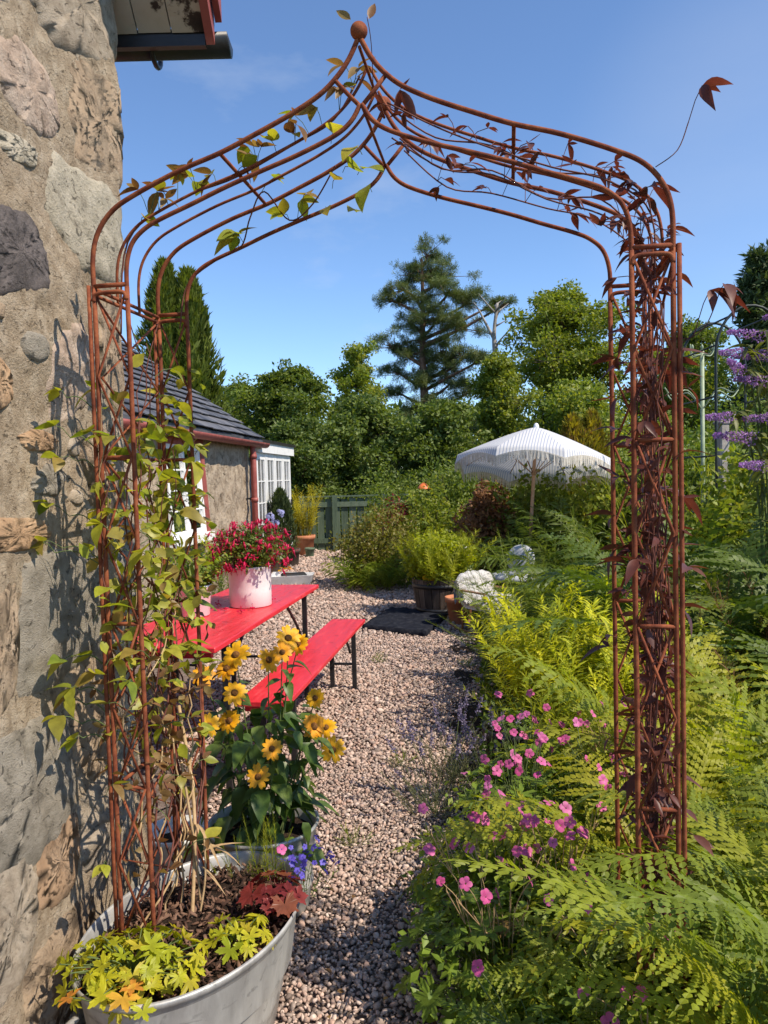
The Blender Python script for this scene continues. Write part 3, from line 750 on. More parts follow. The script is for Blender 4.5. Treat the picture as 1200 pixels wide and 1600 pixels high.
for i, (mt, poly, pr) in enumerate(STN): stone(grow(poly, 1.12), pr, STONE[mt], i * 3.7)
# smaller stones packed between the large ones
rs = random.Random(8); taken = [(sum(q[0] for q in pl) / len(pl), sum(q[1] for q in pl) / len(pl), max(max(q[0] for q in pl) - min(q[0] for q in pl), max(q[1] for q in pl) - min(q[1] for q in pl)) * .52) for _, pl, _ in STN]
made = 0
for tr_i in range(2600):
    if made >= 58: break
    y, z = rs.uniform(1.25, 2.46), rs.uniform(.05, 3.05); r_ = rs.uniform(.03, .11)
    if any((y - a) ** 2 + (z - b) ** 2 < (c * 1.08 + r_ * .92) ** 2 for a, b, c in taken): continue
    taken.append((y, z, r_)); m_ = rs.randint(5, 7); ro = rs.uniform(0, 6)
    pl = [(min(CY - .012, y + r_ * rs.uniform(.8, 1.2) * 1.15 * math.cos(ro - k * 6.283 / m_)), z + r_ * rs.uniform(.7, 1.05) * .85 * math.sin(ro - k * 6.283 / m_)) for k in range(m_)]
    stone(pl, rs.uniform(.008, .016), STONE[rs.choice(('tan', 'tan', 'brown', 'pale', 'grey', 'pink', 'tan'))], 200 + made * 2.9); made += 1
# eave: slope falls away from the camera, verge overhangs the wall
EZ, EYY = 2.995, 2.63
sl_ = math.tan(math.radians(40))
ex0, ex1 = -1.9, -.520
def slab(mb, x0, x1, y0, z0, run, th):
    v = []
    for yy, zz in ((y0, z0), (y0 - run, z0 + run * sl_)):
        for x in (x0, x1):
            v += [(x, yy, zz), (x, yy, zz + th)]
    mb.add([Vector(p) + S0 for p in v], [(0, 4, 6, 2), (1, 3, 7, 5), (0, 2, 3, 1), (4, 5, 7, 6), (0, 1, 5, 4), (2, 6, 7, 3)])
for k in range(5):   # soffit boards run up the slope
    x1 = ex1 - .035 - k * .112; mb = MB(); slab(mb, x1 - .108, x1, EYY, EZ + .002 * (k % 2), 1.6, .02); mb.build('soffit_board', creampaint, sb, False)
mb = MB(); slab(mb, ex0, ex1 - .005, EYY + .02, EZ + .03, 1.7, .03); rf = mb.build('roof', slate, sb, False)
mb = MB(); slab(mb, ex1 - .032, ex1 - .004, EYY + .012, EZ - .035, 1.62, .12); mb.build('bargeboard', redpaint, sb, False)
mb = MB(); slab(mb, ex1, ex1 + .022, EYY + .010, EZ + .035, 1.62, .07); mb.build('verge_trim', redpaint, sb, False)
mb = MB(); mb.box(Vector(((ex0 + ex1) / 2, EYY + .018, EZ - .012)) + S0, (ex1 - ex0 - .07, .025, .055)); mb.build('fascia', gutterblack, sb, False)
# half round gutter with stop end and bracket
def half_gutter(p0, p1, rad, mat, parent, name='gutter', shift=Vector((0, 0, 0)), stop=True):
    d = (p1 - p0); side = Vector((-d.y, d.x, 0)).normalized(); mb = MB(); segs = 10; vs = []; fs = []
    for (q) in (p0, p1):
        for rr_ in (rad, rad * .9):
            for k in range(segs + 1):
                a = PI + PI * k / segs; vs.append(q + side * rr_ * math.cos(a) + Vector((0, 0, rr_ * math.sin(a))) + shift)
    m_ = segs + 1
    for k in range(segs):
        fs.append((k, k + 1, 2 * m_ + k + 1, 2 * m_ + k)); fs.append((m_ + k + 1, m_ + k, 3 * m_ + k, 3 * m_ + k + 1))
    fs += [(0, 2 * m_, 3 * m_, m_), (m_ - 1, 2 * m_ - 1, 4 * m_ - 1, 3 * m_ - 1)]
    if stop: fs += [tuple(range(2 * m_, 3 * m_)), tuple(reversed(range(0, m_)))]
    mb.add(vs, fs); return mb.build(name, mat, parent)
half_gutter(Vector((ex0, EYY + .075, EZ + .012)), Vector((ex1 + .035, EYY + .075, EZ + .012)), .055, gutterblack, sb, shift=S0)
mb = MB(); mb.tube([Vector((-.745, EYY + .03 + .06 * (1 - math.cos(a)), EZ - .005 - .052 * math.sin(a))) + S0 for a in [k * PI / 8 for k in range(9)]], .009, 6); mb.build('gutter_bracket', gutterblack, sb)

# ------------------------------------------------------------------ rusted garden arch
AC = Vector((-.0284, 1.8436, 0)); AY = -.1627
arch = empty('garden_arch', AC, 'rusted iron garden arch with pointed top framing the path', 'garden arch', rz=AY)
A, AW, AD = .6951, .0889, .362
ZT, Z1, Z2, Z3, ZF = 2.003, 1.5666, 1.1417, .7165, .27
OUT = [(.6951, ZT - .02), (.694, 2.07), (.677, 2.13), (.636, 2.18), (.572, 2.215), (.455, 2.262), (.348, 2.295), (.255, 2.332), (.17, 2.368), (.10, 2.405), (.056, 2.442), (.026, 2.48), (.004, 2.522)]
INN = [(.6062, ZT - .02), (.604, 2.045), (.588, 2.095), (.554, 2.128), (.508, 2.15), (.43, 2.178), (.345, 2.21), (.255, 2.24), (.155, 2.272), (.065, 2.308), (.024, 2.338), (.002, 2.374)]
def hoop(prof, b, s): return [Vector((s * a, b, z)) for a, z in prof]
RT, RN = .0062, .0040
for b in (0, AD):
    for s in (-1, 1):
        mb = MB(); mb.tube(bez(hoop(OUT, b, s), 5), RT, 8); mb.build('roof_hoop', rust, arch)
        mb = MB(); mb.tube(bez(hoop(INN, b, s), 5), RT * .95, 8); mb.build('roof_hoop', rust, arch)
        # braces that cross under the peak
        mb = MB(); mb.tube([(s * .062, b + .001, 2.437), (s * .03, b + .001, 2.40), (s * .002, b + .001, 2.37)], RT * .85, 7); mb.build('peak_brace', rust, arch)
    mb = MB(); prof = [(.001, -.020)] + [(.0205 * math.cos(a), .0205 * math.sin(a)) for a in np.linspace(-1.4, 1.4, 12)] + [(.001, .0207)]
    mb.lathe(prof, 20, c=(0, b, 2.541)); mb.build('ball_finial', rust, arch)
for fr_ in (1 / 3, 2 / 3):
    for s in (-1, 1):
        mb = MB(); mb.tube(bez(hoop([(a, z - .004) for a, z in OUT], AD * fr_, s), 5), RN, 7); mb.build('roof_rod', rust, arch)
for s in (-1, 1):
    mb = MB(); mb.tube([(s * .352, 0, 2.294), (s * .352, AD, 2.294)], RN * 1.25, 7); mb.build('cross_bar', rust, arch)
    mb = MB(); mb.tube([(0, 0, 2.505), (0, AD, 2.505)], RN, 7); mb.build('ridge_rod', rust, arch) if s > 0 else None
    # inner cross bars (peak diamond seen from below)
    mb = MB(); mb.tube([(s * .002, 0, 2.372), (0, AD, 2.372)], RN, 7); mb.build('ridge_rod', rust, arch) if s > 0 else None
# side panels: four posts, rungs, criss-cross rods
def zig(mb, p0, p1, z0, z1, n_, ph, rad=.0034):
    """diagonal lattice rods between two posts"""
    pts = []
    for k in range(n_ + 1):
        t = (k + ph) % 2
        e = .04 + .92 * t
        pts.append(Vector(p0).lerp(Vector(p1), e) + Vector((0, 0, z0 + (z1 - z0) * k / n_)))
    mb.tube(pts, rad, 6)
for s in (-1, 1):
    ao, ai = s * A, s * (A - AW)
    for (a, b) in ((ao, 0), (ai, 0), (ao, AD), (ai, AD)):
        mb = MB(); jl = [Vector((a + .002 * noise.noise(Vector((a, b, z * 3))), b, z)) for z in np.linspace(ZF if s < 0 else .0, ZT - .012, 14)]
        mb.tube(jl, RT, 8); mb.build('post', rust, arch)
    for b in (0, AD):   # doubled pole where the roof frame sleeves on to the panel
        mb = MB(); mb.tube([(ao + s * .0128, b - .002, z) for z in np.linspace(.10 if s > 0 else .27, ZT - .004, 8)], RT * .9, 8); mb.build('post', rust, arch)
        mb = MB(); mb.tube([(ao, b, ZT - .006), (ai, b, ZT - .006)], RT * .95, 8); mb.build('rung', rust, arch)
        mb = MB(); mb.tube(bez([(ao, b - .004, ZT - .045), (ao - s * .008, b - .004, ZT - .027), ((ao + ai) / 2, b - .004, ZT - .024), (ai + s * .008, b - .004, ZT - .027), (ai, b - .004, ZT - .045)], 4), RT * .9, 8); mb.build('rung', rust, arch)
        for z in (Z1, Z2, Z3):
            mb = MB(); mb.tube([(ao, b, z), (ai, b, z)], RT * .85, 8); mb.build('rung', rust, arch)
    for (z0, z1) in ((ZT - .03, Z1), (Z1, Z2), (Z2, Z3), (Z3, Z3 - .40)):
        zz1 = z1
        for b in (0, AD):
            for ph in (0, 1):
                mb = MB(); zig(mb, (ao, b + .004 * (1 - 2 * ph), 0), (ai, b + .004 * (1 - 2 * ph), 0), z0, zz1, 2, ph); mb.build('lattice_rod', rust, arch)
        for ph in (0, 1):
            mb = MB(); zig(mb, (ao + s * .004 * (1 - 2 * ph), 0, 0), (ao + s * .004 * (1 - 2 * ph), AD, 0), z0, zz1, 2, ph); mb.build('lattice_rod', rust, arch)
    for z in (ZT - .012, ZT - .028, Z1, Z2, Z3):
        mb = MB(); mb.tube([(ao, 0, z), (ao, AD, z)], RT * .8, 8); mb.build('side_bar', rust, arch)
def AP(a, b, z):
    c_, s_ = math.cos(AY), math.sin(AY)
    return Vector((AC.x + c_ * a - s_ * b, AC.y + s_ * a + c_ * b, z))

# ------------------------------------------------------------------ cottage further up the path
HD = Vector((.089, 1, 0)).normalized()          # along the eave, away from the camera
HN = Vector((1, -.089, 0)).normalized()         # out of the wall
H0 = Vector((-2.07, 12.0, 0))                   # far corner of the wall at ground
def HP(s, z, o=0.0): return H0 - HD * s + HN * o + Vector((0, 0, z))    # s metres back from the far corner
cot = empty('cottage', H0, 'old cottage with slate roof and pale render beyond the red table', 'cottage')
C0 = -H0
V = []; Fq = []
SL, WH = 8.0, 2.12
ns, nz_ = 150, 44
# window opening
W0, W1, WZ0, WZ1 = 2.45, 3.65, .88, 1.93
for i in range(ns + 1):
    for j in range(nz_ + 1):
        s = SL * i / ns; z = WH * j / nz_
        d = .03 * fbm(Vector((s * 4, z * 4, 2)), 4)
        if s < .06: d -= .03 * (1 - s / .06)
        V.append(tuple(HP(s, z, d) + C0))
for i in range(ns):
    for j in range(nz_):
        sm = SL * (i + .5) / ns; zm = WH * (j + .5) / nz_
        if W0 < sm < W1 and WZ0 < zm < WZ1: continue
        a = i * (nz_ + 1) + j; Fq.append((a, a + 1, a + nz_ + 2, a + nz_ + 1))
k = len(V); V += [tuple(HP(0.0, 0, -.02) + C0), tuple(HP(0.0, WH, -.02) + C0), tuple(HP(0, WH + 1.9, -2.6) + C0), tuple(HP(0, WH, -5.2) + C0), tuple(HP(0, 0, -5.2) + C0)]
Fq.append((k, k + 1, k + 2, k + 3, k + 4))
cw = link('wall', mk_mesh('wall', V, Fq, harl), cot)
# dim room behind the window
mb = MB(); 
for (s0, s1, z0, z1, o0) in ((W0 - .3, W1 + .3, WZ0 - .4, WZ1 + .2, -.9),):
    q = [HP(s0, z0, o0), HP(s1, z0, o0), HP(s1, z1, o0), HP(s0, z1, o0), HP(s0, z0, -.05), HP(s1, z0, -.05), HP(s1, z1, -.05), HP(s0, z1, -.05)]
    mb.add([p + C0 for p in q], [(0, 1, 2, 3), (0, 4, 5, 1), (1, 5, 6, 2), (2, 6, 7, 3), (3, 7, 4, 0)])
mb.build('room_lining', room_m, cot, False)
# window: casement that leans out at the foot, as in the crooked old frame
def wbar(s0, s1, z0, z1, dep, lift=0.0):
    """box in window plane, leaning out toward the sill"""
    mb = MB(); v = []
    for s in (s0, s1):
        for z in (z0, z1):
            ln = .09 * (WZ1 - z)
            sh = .07 * (WZ1 - z)
            for o_ in (lift, lift + dep): v.append(HP(s - sh * 0.35, z, o_ + ln * .55 - .03) + C0)
    mb.add(v, [(0, 1, 3, 2), (4, 6, 7, 5), (0, 4, 5, 1), (2, 3, 7, 6), (0, 2, 6, 4), (1, 5, 7, 3)]); return mb
win = wbar(W0 + .02, W0 + .075, WZ0, WZ1, .05).build('window', whitepaint, cot, False)
for a in ((W1 - .075, W1 - .02, WZ0, WZ1), (W0 + .075, W1 - .075, WZ1 - .055, WZ1), (W0 + .075, W1 - .075, WZ0, WZ0 + .055), ((W0 + W1) / 2 - .022, (W0 + W1) / 2 + .022, WZ0 + .055, WZ1 - .055)):
    wbar(*a, .05).build('window_frame', whitepaint, win, False)
for kz in range(1, 4):
    z = WZ0 + .055 + (WZ1 - WZ0 - .11) * kz / 4
    for (s0, s1) in ((W0 + .075, (W0 + W1) / 2 - .022), ((W0 + W1) / 2 + .022, W1 - .075)):
        wbar(s0, s1, z - .008, z + .008, .03, .012).build('glazing_bar', whitepaint, win, False)
for kz in range(4):
    za = WZ0 + .055 + (WZ1 - WZ0 - .11) * kz / 4; zb = WZ0 + .055 + (WZ1 - WZ0 - .11) * (kz + 1) / 4
    for (s0, s1) in ((W0 + .075, (W0 + W1) / 2 - .022), ((W0 + W1) / 2 + .022, W1 - .075)):
        wbar(s0, s1, za + .008, zb - .008, .004, .02).build('pane', glass_m, win, False)
for kk in range(3):
    s0 = W0 + .14 + kk * .055
    mb = MB(); mb.tube([HP(s0, WZ0 + .1, -.12) + C0, HP(s0 + .01, WZ1, -.12) + C0], .012, 6); mb.build('curtain_fold', curtain_m, cot)
wbar(W0 - .09, W0 + .018, WZ0 - .06, WZ1 + .05, .07, .0).build('window_surround', redpaint, cot, False)
wbar(W0 - .09, W1 + .1, WZ1 + .002, WZ1 + .09, .06, .012).build('window_lintel', redpaint, cot, False)
wbar(W0 - .05, W1 + .1, WZ0 - .10, WZ0 - .004, .13).build('window_sill', whitepaint, cot, False)
# slate roof: deck plus single slates
pt_ = math.radians(36); RL = 3.2
def RP(s, t, lift=0.0):   # t metres up the slope from the eave
    return HP(s, 2.14 + t * math.sin(pt_) + lift * math.cos(pt_), .17 - t * math.cos(pt_) + lift * math.sin(pt_))
mb = MB(); q = [RP(-.12, -.02), RP(SL, -.02), RP(SL, RL), RP(-.12, RL)]; q2 = [p - Vector((0, 0, .07)) for p in q]
mb.add([p + C0 for p in q + q2], [(0, 1, 2, 3), (7, 6, 5, 4), (0, 4, 5, 1), (1, 5, 6, 2), (2, 6, 7, 3), (3, 7, 4, 0)])
rdeck = mb.build('roof', slate, cot, False)
row, t = 0, -.03
cnt = 0
wsl, ex_ = .30, .205
while t < 2.75:
    s = -.14 + (row % 2) * wsl / 2 - .06
    smax = 4.6
    while s < smax and cnt < 300:
        s1 = s + wsl - .006
        a = max(s, -.15)
        if s1 - a > .08:
            lf = .012 + RND.uniform(0, .008); e2 = RND.uniform(-.012, .012)
            lo = [RP(a, t + e2, .030 + lf), RP(s1, t + e2 + RND.uniform(-.006, .006), .030 + lf), RP(s1, t + ex_ * 1.5, .006), RP(a, t + ex_ * 1.5, .006)]
            dn = (RP(0, 0, -.012) - RP(0, 0, 0))
            mb = MB(); mb.add([p + C0 for p in lo + [p + dn for p in lo]], [(0, 1, 2, 3), (7, 6, 5, 4), (0, 4, 5, 1), (1, 5, 6, 2), (2, 6, 7, 3), (3, 7, 4, 0)])
            mb.build('slate', slate, rdeck, False); cnt += 1
        s += wsl
    t += ex_; row += 1
# gutter and downpipe, terracotta red
half_gutter(RP(-.30, -.05, -.045), RP(SL, -.05, -.045), .075, redpaint, cot, shift=C0)
mb = MB(); dp = HP(.28, 0, .13)
mb.tube([RP(.28, -.05, -.06) + C0, RP(.28, -.05, -.16) + C0, dp + Vector((0, 0, 1.92)) + C0, dp + C0], .045, 12); dpo = mb.build('downpipe', redpaint, cot)
for z in (1.86, 1.2, .5):
    mb = MB(); mb.lathe([(.046, -.03), (.056, -.03), (.056, .03), (.046, .03)], 14, c=dp + Vector((0, 0, z)) + C0); mb.build('pipe_collar', redpaint, dpo)
mb = MB(); mb.box(HP(.28, 1.22, .07) + C0, (.13, .02, .03)); mb.build('pipe_clip', blackmetal, dpo, False)

# ------------------------------------------------------------------ white conservatory beside the cottage
K0 = HP(-.12, 0, .02)
cons = empty('conservatory', K0, 'white glazed conservatory joined to the far end of the cottage', 'conservatory')
def KP(s, z, o=0.0): return HD * s + HN * o + Vector((0, 0, z))
def kbar(mb, s0, s1, z0, z1, o0, o1):
    v = [KP(s, z, o_) for s in (s0, s1) for z in (z0, z1) for o_ in (o0, o1)]
    mb.add(v, [(0, 1, 3, 2), (4, 6, 7, 5), (0, 4, 5, 1), (2, 3, 7, 6), (0, 2, 6, 4), (1, 5, 7, 3)])
KL = 2.6
mb = MB(); kbar(mb, -.02, KL + .1, 1.94, 2.10, .0, .10); mb.build('fascia', whitepaint, cons, False)
mb = MB(); kbar(mb, -.02, KL + .14, 2.103, 2.15, -2.0, .13); mb.build('roof', gutterblack, cons, False)
mb = MB(); kbar(mb, -.02, KL, 0, .12, -.02, .05); mb.build('plinth', harl, cons, False)
mb = MB(); kbar(mb, 0, KL, .12, 1.9, -1.9, -1.86); mb.build('back_wall', room_m, cons, False)
mb = MB(); kbar(mb, KL - .04, KL, .12, 1.93, -1.8, -.09); mb.build('end_wall', whitepaint, cons, False)
nd = 4
for k in range(nd):
    s0 = .02 + k * (KL - .04) / nd; s1 = s0 + (KL - .04) / nd - .02
    mb = MB()
    kbar(mb, s0, s0 + .09, .125, 1.935, 0, .05); kbar(mb, s1 - .09, s1, .125, 1.935, 0, .05)
    kbar(mb, s0 + .09, s1 - .09, .125, .42, .004, .046); kbar(mb, s0 + .09, s1 - .09, 1.83, 1.935, .004, .046)
    dr = mb.build('door', whitepaint, cons, False)
    mb = MB(); kbar(mb, s0 + .09, s1 - .09, .42, 1.83, .02, .026); mb.build('pane', glass_m, dr, False)
    mid = (s0 + s1) / 2
    mb = MB(); kbar(mb, mid - .009, mid + .009, .42, 1.83, .03, .046); mb.build('glazing_bar', whitepaint, dr, False)
    for j in range(1, 4):
        z = .42 + 1.41 * j / 4
        mb = MB(); kbar(mb, s0 + .09, s1 - .09, z - .009, z + .009, .031, .044); mb.build('glazing_bar', whitepaint, dr, False)
    mb = MB(); kbar(mb, s1 - .06, s1 - .03, 1.0, 1.12, .05, .075); mb.build('handle', blackmetal, dr, False)
    mb = MB()
    for j in range(7):
        ss = s0 + .1 + (s1 - s0 - .2) * j / 6
        mb.tube([KP(ss, .45, -.12), KP(ss + .01, 1.8, -.12)], .022, 6)
    mb.build('curtain', curtain_m, cons)

# ------------------------------------------------------------------ green board fence and gate at the end of the path
fe = empty('garden_fence', (-1.7, 15.75, 0), 'green painted board fence at the end of the gravel path', 'fence')
nb = 16
for k in range(nb):
    x = .0 + k * .165
    mb = MB(); mb.box((x + .07, -.055 * (k * .165), .55 + .01 * math.sin(k * 2.1)), (.135, .022, 1.06 + .02 * math.sin(k * 3.3)), (0, RND.uniform(-.008, .008), -.055)); mb.build('board', greenpaint, fe, False)
for z in (.22, .96):
    mb = MB(); mb.box((1.25, -.055 * 1.25 - .028, z), (2.6, .032, .10), (0, 0, -.055)); mb.build('rail', greenpaint, fe, False)
for x in (.02, .70, 1.72, 2.55):
    mb = MB(); mb.box((x, -.055 * x - .075, .57), (.10, .05, 1.16), (0, 0, -.055)); mb.build('post', greenpaint, fe, False)
mb = MB(); mb.box((1.25, -.055 * 1.25 - .010, 1.125), (2.6, .07, .03), (0, 0, -.055)); mb.build('capping_rail', greenpaint, fe, False)

# ------------------------------------------------------------------ trees
def prof_round(t): return max(.05, math.sin(PI * min(1, max(0, (t - .02) / .98)) ** .9) ** .7)
def tree(name, label, x, y, h, R, mat, bark=trunkbark, prof=prof_round, t0=.2, limbs=26, nleaf=24800, lsize=0.148, rc=.42, up_el=.5, seed=1, tr=.16, trunk_top=.95, templ=T_DIA, upb=.6, lean=(0, 0), sub=4, group='trees beyond the garden', z0=0, cat='tree', wig=.03, zsq=.72, lr=(.45, 1.36)):
    rc = rc * .72; sub = sub + 3
    rr = random.Random(seed); g = np.random.default_rng(seed)
    o = empty(name, (x, y, z0), label, cat, group)
    mb = MB()
    def tp(t): return Vector((lean[0] * t * h + wig * h * noise.noise(Vector((seed, t * 3, 0))), lean[1] * t * h + wig * h * noise.noise(Vector((0, seed, t * 3))), t * h))
    N = 10
    mb.tube([tp(trunk_top * i / N) for i in range(N + 1)], [tr * (1 - .88 * i / N) + .012 for i in range(N + 1)], 8, cap=False)
    C = []; Wt = []
    for i in range(limbs):
        t = t0 + (trunk_top - t0) * (i + rr.random() * .6) / limbs
        a = i * 2.39996 + rr.uniform(-.5, .5)
        ln = R * prof(t) * rr.uniform(*lr); el = up_el * (1.1 - .9 * t) + rr.uniform(-.15, .25) if up_el > 0 else up_el * (1 - t) + rr.uniform(-.15, .15)
        p = tp(t); P = [p.copy()]
        d = Vector((math.cos(a) * math.cos(el), math.sin(a) * math.cos(el), math.sin(el)))
        for q in range(4):
            p = p + d * (ln / 4); d = (d + Vector((rr.uniform(-.25, .25), rr.uniform(-.25, .25), rr.uniform(-.15, .25)))).normalized(); P.append(p.copy())
        r0 = tr * .42 * (1 - t * .6)
        mb.tube(P, [r0, r0 * .7, r0 * .45, r0 * .28, r0 * .12], 5, cap=False)
        for q in (2, 3, 4):
            C.append(P[q]); Wt.append(1.0)
        for q in range(sub):
            b0 = P[rr.choice((1, 2, 3))]; dv = Vector((rr.uniform(-1, 1), rr.uniform(-1, 1), rr.uniform(-.2, .9))).normalized() * ln * rr.uniform(.25, .5)
            mb.tube([b0, b0 + dv * .5 + Vector((0, 0, .03)), b0 + dv], [r0 * .3, r0 * .2, r0 * .06], 4, cap=False)
            C.append(b0 + dv); Wt.append(.9); C.append(b0 + dv * .6); Wt.append(.6)
    C.append(tp(1.0)); Wt.append(1)
    mb.build('trunk', bark, o)
    C = np.array([tuple(c) for c in C]); Wt = np.array(Wt)
    csz = g.uniform(.5, 1.4, len(C))
    idx = g.choice(len(C), nleaf, p=Wt * csz ** 2 / (Wt * csz ** 2).sum())
    D = g.normal(0, 1, (nleaf, 3)); D /= np.linalg.norm(D, axis=1)[:, None]
    D *= (g.random(nleaf) ** .45)[:, None] * (rc * csz[idx])[:, None] * np.array([1.15, 1.15, zsq])
    pos = C[idx] + D
    ct = g.random(len(C))   # clump tint
    tint = (ct[idx] * .6 + g.random(nleaf) * .4)
    me = scatter('crown', templ[0], templ[1], pos, rand_frames(nleaf, upb, g), lsize * g.uniform(.65, 1.3, nleaf), mat, tint)
    link('crown', me, o)
    return o
def prof_pine(t): return .62 if t < .45 else (.62 + .38 * math.sin(PI * min(1, (t - .45) / .5)) if t < .72 else max(.30, .30 + .62 * (.97 - t) / .25))
def prof_cone(t): return max(.04, (1 - t) ** .8)
# Scots pine: flat needle pads carried on crooked limbs
PADS = [(0.12, 9.50, 0.65), (-0.54, 8.91, 0.65), (0.68, 8.84, 0.70), (-0.89, 8.21, 0.61), (-1.31, 7.91, 0.40), (-0.19, 7.98, 0.84), (0.86, 7.91, 0.84), (1.68, 7.77, 0.65), (2.38, 7.44, 0.51), (2.89, 7.47, 0.26), (-0.58, 7.16, 0.56), (0.40, 6.98, 0.93), (1.52, 6.98, 0.65), (-1.33, 6.23, 0.56), (-0.54, 5.95, 0.75), (0.68, 6.12, 0.65), (1.45, 5.77, 0.75), (1.96, 5.53, 0.40), (-1.05, 5.35, 0.56), (-0.19, 5.02, 0.61), (0.91, 4.83, 0.70), (1.63, 4.55, 0.42), (0.44, 4.09, 0.61), (-0.54, 3.78, 0.70), (-1.28, 2.69, 0.61), (-0.54, 1.99, 0.79), (-1.75, 2.22, 0.47), (0.68, 2.69, 0.70), (1.38, 3.39, 0.56), (-0.07, 8.80, 0.61), (0.28, 5.65, 0.61), (-0.30, 6.47, 0.51), (0.12, 4.83, 0.61), (-1.00, 4.60, 0.47), (0.86, 5.42, 0.51), (0.05, 3.43, 0.61), (-0.89, 3.25, 0.51), (0.86, 3.67, 0.51), (0.05, 2.50, 0.61), (-1.24, 1.92, 0.47), (0.63, 1.92, 0.56)]   # offset from the trunk, height, radius of each needle pad (m)
pine = empty('scots_pine', (1.66, 28, 0), 'tall dark Scots pine with bare trunk standing above the other trees', 'tree', 'trees beyond the garden')
g = np.random.default_rng(5); rr = random.Random(5); mb = MB()
tpz = lambda z: Vector((.05 * math.sin(z * .9) - .012 * z, .05 * math.cos(z * .7), z))
mb.tube([tpz(z) for z in np.linspace(0, 9.3, 14)], [.25 - .016 * k for k in range(14)], 9, cap=False)
C = []; S_ = []
for (dx, z, r_) in PADS:
    dy = rr.uniform(-1, 1) * (.35 + .5 * abs(dx))
    tipp = Vector((dx, dy, z)); zb = z - .35 * abs(dx) - rr.uniform(.1, .5) if z > 4.5 else z + .35
    st_ = tpz(min(9.0, max(2.0, zb))); md = st_.lerp(tipp, .5) + Vector((rr.uniform(-.12, .12), rr.uniform(-.12, .12), rr.uniform(-.15, .12)))
    mb.tube(bez([st_, md, tipp], 4), [.075 - .006 * k for k in range(9)], 6, cap=False)
    for k in range(13):
        q = Vector((rr.gauss(0, .66), rr.gauss(0, .7), rr.gauss(0, .27))) * r_
        mb.tube([md.lerp(tipp, .7), tipp + q], [.02, .006], 4, cap=False)
        C.append(tipp + q); S_.append(r_ * rr.uniform(.2, .46))
mb.build('trunk', pinebark, pine)
C = np.array([tuple(c) for c in C]); S_ = np.array(S_); nl_ = 30000
ix = g.choice(len(C), nl_, p=S_ ** 2 / (S_ ** 2).sum())
D = g.normal(0, 1, (nl_, 3)); D /= np.linalg.norm(D, axis=1)[:, None]; D *= (g.random(nl_) ** .5 * S_[ix])[:, None] * np.array([1.2, 1.2, .6])
ctn = g.random(len(C))
link('crown', scatter('crown', T_NEEDLE[0], T_NEEDLE[1], C[ix] + D, rand_frames(nl_, 1.2, g), .165 * g.uniform(.7, 1.3, nl_), L_pine, ctn[ix] * .6 + .4 * g.random(nl_)), pine)
tree('leafy_tree', 'bushy green tree rising just beyond the conservatory', -2.7, 22, 4.75, 1.45, L_ash, limbs=30, nleaf=32550, lsize=0.111, rc=.34, t0=.12, seed=3, tr=.10)
tree('leafy_tree', 'bushy green tree half hidden behind the conservatory roof', -4.3, 24, 4.6, 1.5, L_ash, limbs=24, nleaf=20150, lsize=0.118, rc=.36, t0=.12, seed=31, tr=.10)
tree('birch_tree', 'slender light green tree with feathery top just beside the pine', -.75, 24, 5.5, 1.05, L_birch, limbs=30, nleaf=20150, lsize=0.104, rc=.28, t0=.15, seed=4, tr=.07, up_el=.85, prof=lambda t: .4 + .6 * math.sin(PI * min(1, t * .95)))
tree('dark_tree', 'dark shaded tree behind the green fence', -.5, 19.6, 3.5, 1.35, L_darktree, limbs=26, nleaf=27900, lsize=0.111, rc=.36, t0=.05, seed=5, tr=.09)
tree('dark_tree', 'dark shaded tree at the foot of the pine', 1.6, 20.4, 3.3, 1.2, L_darktree, limbs=24, nleaf=23250, lsize=0.111, rc=.36, t0=.05, seed=6, tr=.09)
tree('dark_tree', 'low dark tree between the bamboo and the fence', -2.0, 18.6, 2.9, 1.1, L_darktree, limbs=22, nleaf=21700, lsize=0.096, rc=.33, t0=.05, seed=7, tr=.08)
tree('oak_tree', 'broad round oak tree right of the pine above the parasol', 6.1, 25, 7.45, 2.25, L_oak, limbs=44, nleaf=52700, lsize=0.126, rc=.42, t0=.10, seed=8, tr=.2, up_el=.6)
tree('oak_tree', 'smaller leafy oak in front of the dead snag', 3.5, 23, 4.95, 1.35, L_oak, limbs=30, nleaf=31000, lsize=0.111, rc=.36, t0=.08, seed=9, tr=.12, up_el=.6)
tree('leafy_tree', 'low leafy tree under the broad oak behind the parasol', 5.0, 19, 3.7, 1.45, L_birch, limbs=28, nleaf=27900, lsize=0.104, rc=.36, t0=.05, seed=12, tr=.1)
tree('leafy_tree', 'rounded green tree just right of the arch post', 9.5, 24, 6.1, 1.7, L_ash, limbs=30, nleaf=31000, lsize=0.118, rc=.40, t0=.10, seed=13, tr=.13)
tree('leafy_tree', 'green tree hidden mostly behind the red climber', 8.2, 22, 4.8, 1.6, L_oak, limbs=28, nleaf=24800, lsize=0.111, rc=.40, t0=.06, seed=14, tr=.12)
tree('spruce_tree', 'dark conifer at the right edge above the buddleia', 9.85, 20, 7.0, 1.25, L_spruce, pinebark, prof_cone, .08, 60, 15000, .26, .24, -.1, 15, .13, .99, T_SPRAY, .4, (0, 0), 4)
tree('spruce_tree', 'dark conifer cut by the right picture edge', 11.2, 21, 6.3, 1.3, L_spruce, pinebark, prof_cone, .08, 50, 12000, .26, .26, -.1, 16, .13, .99, T_SPRAY, .4, (0, 0), 4)
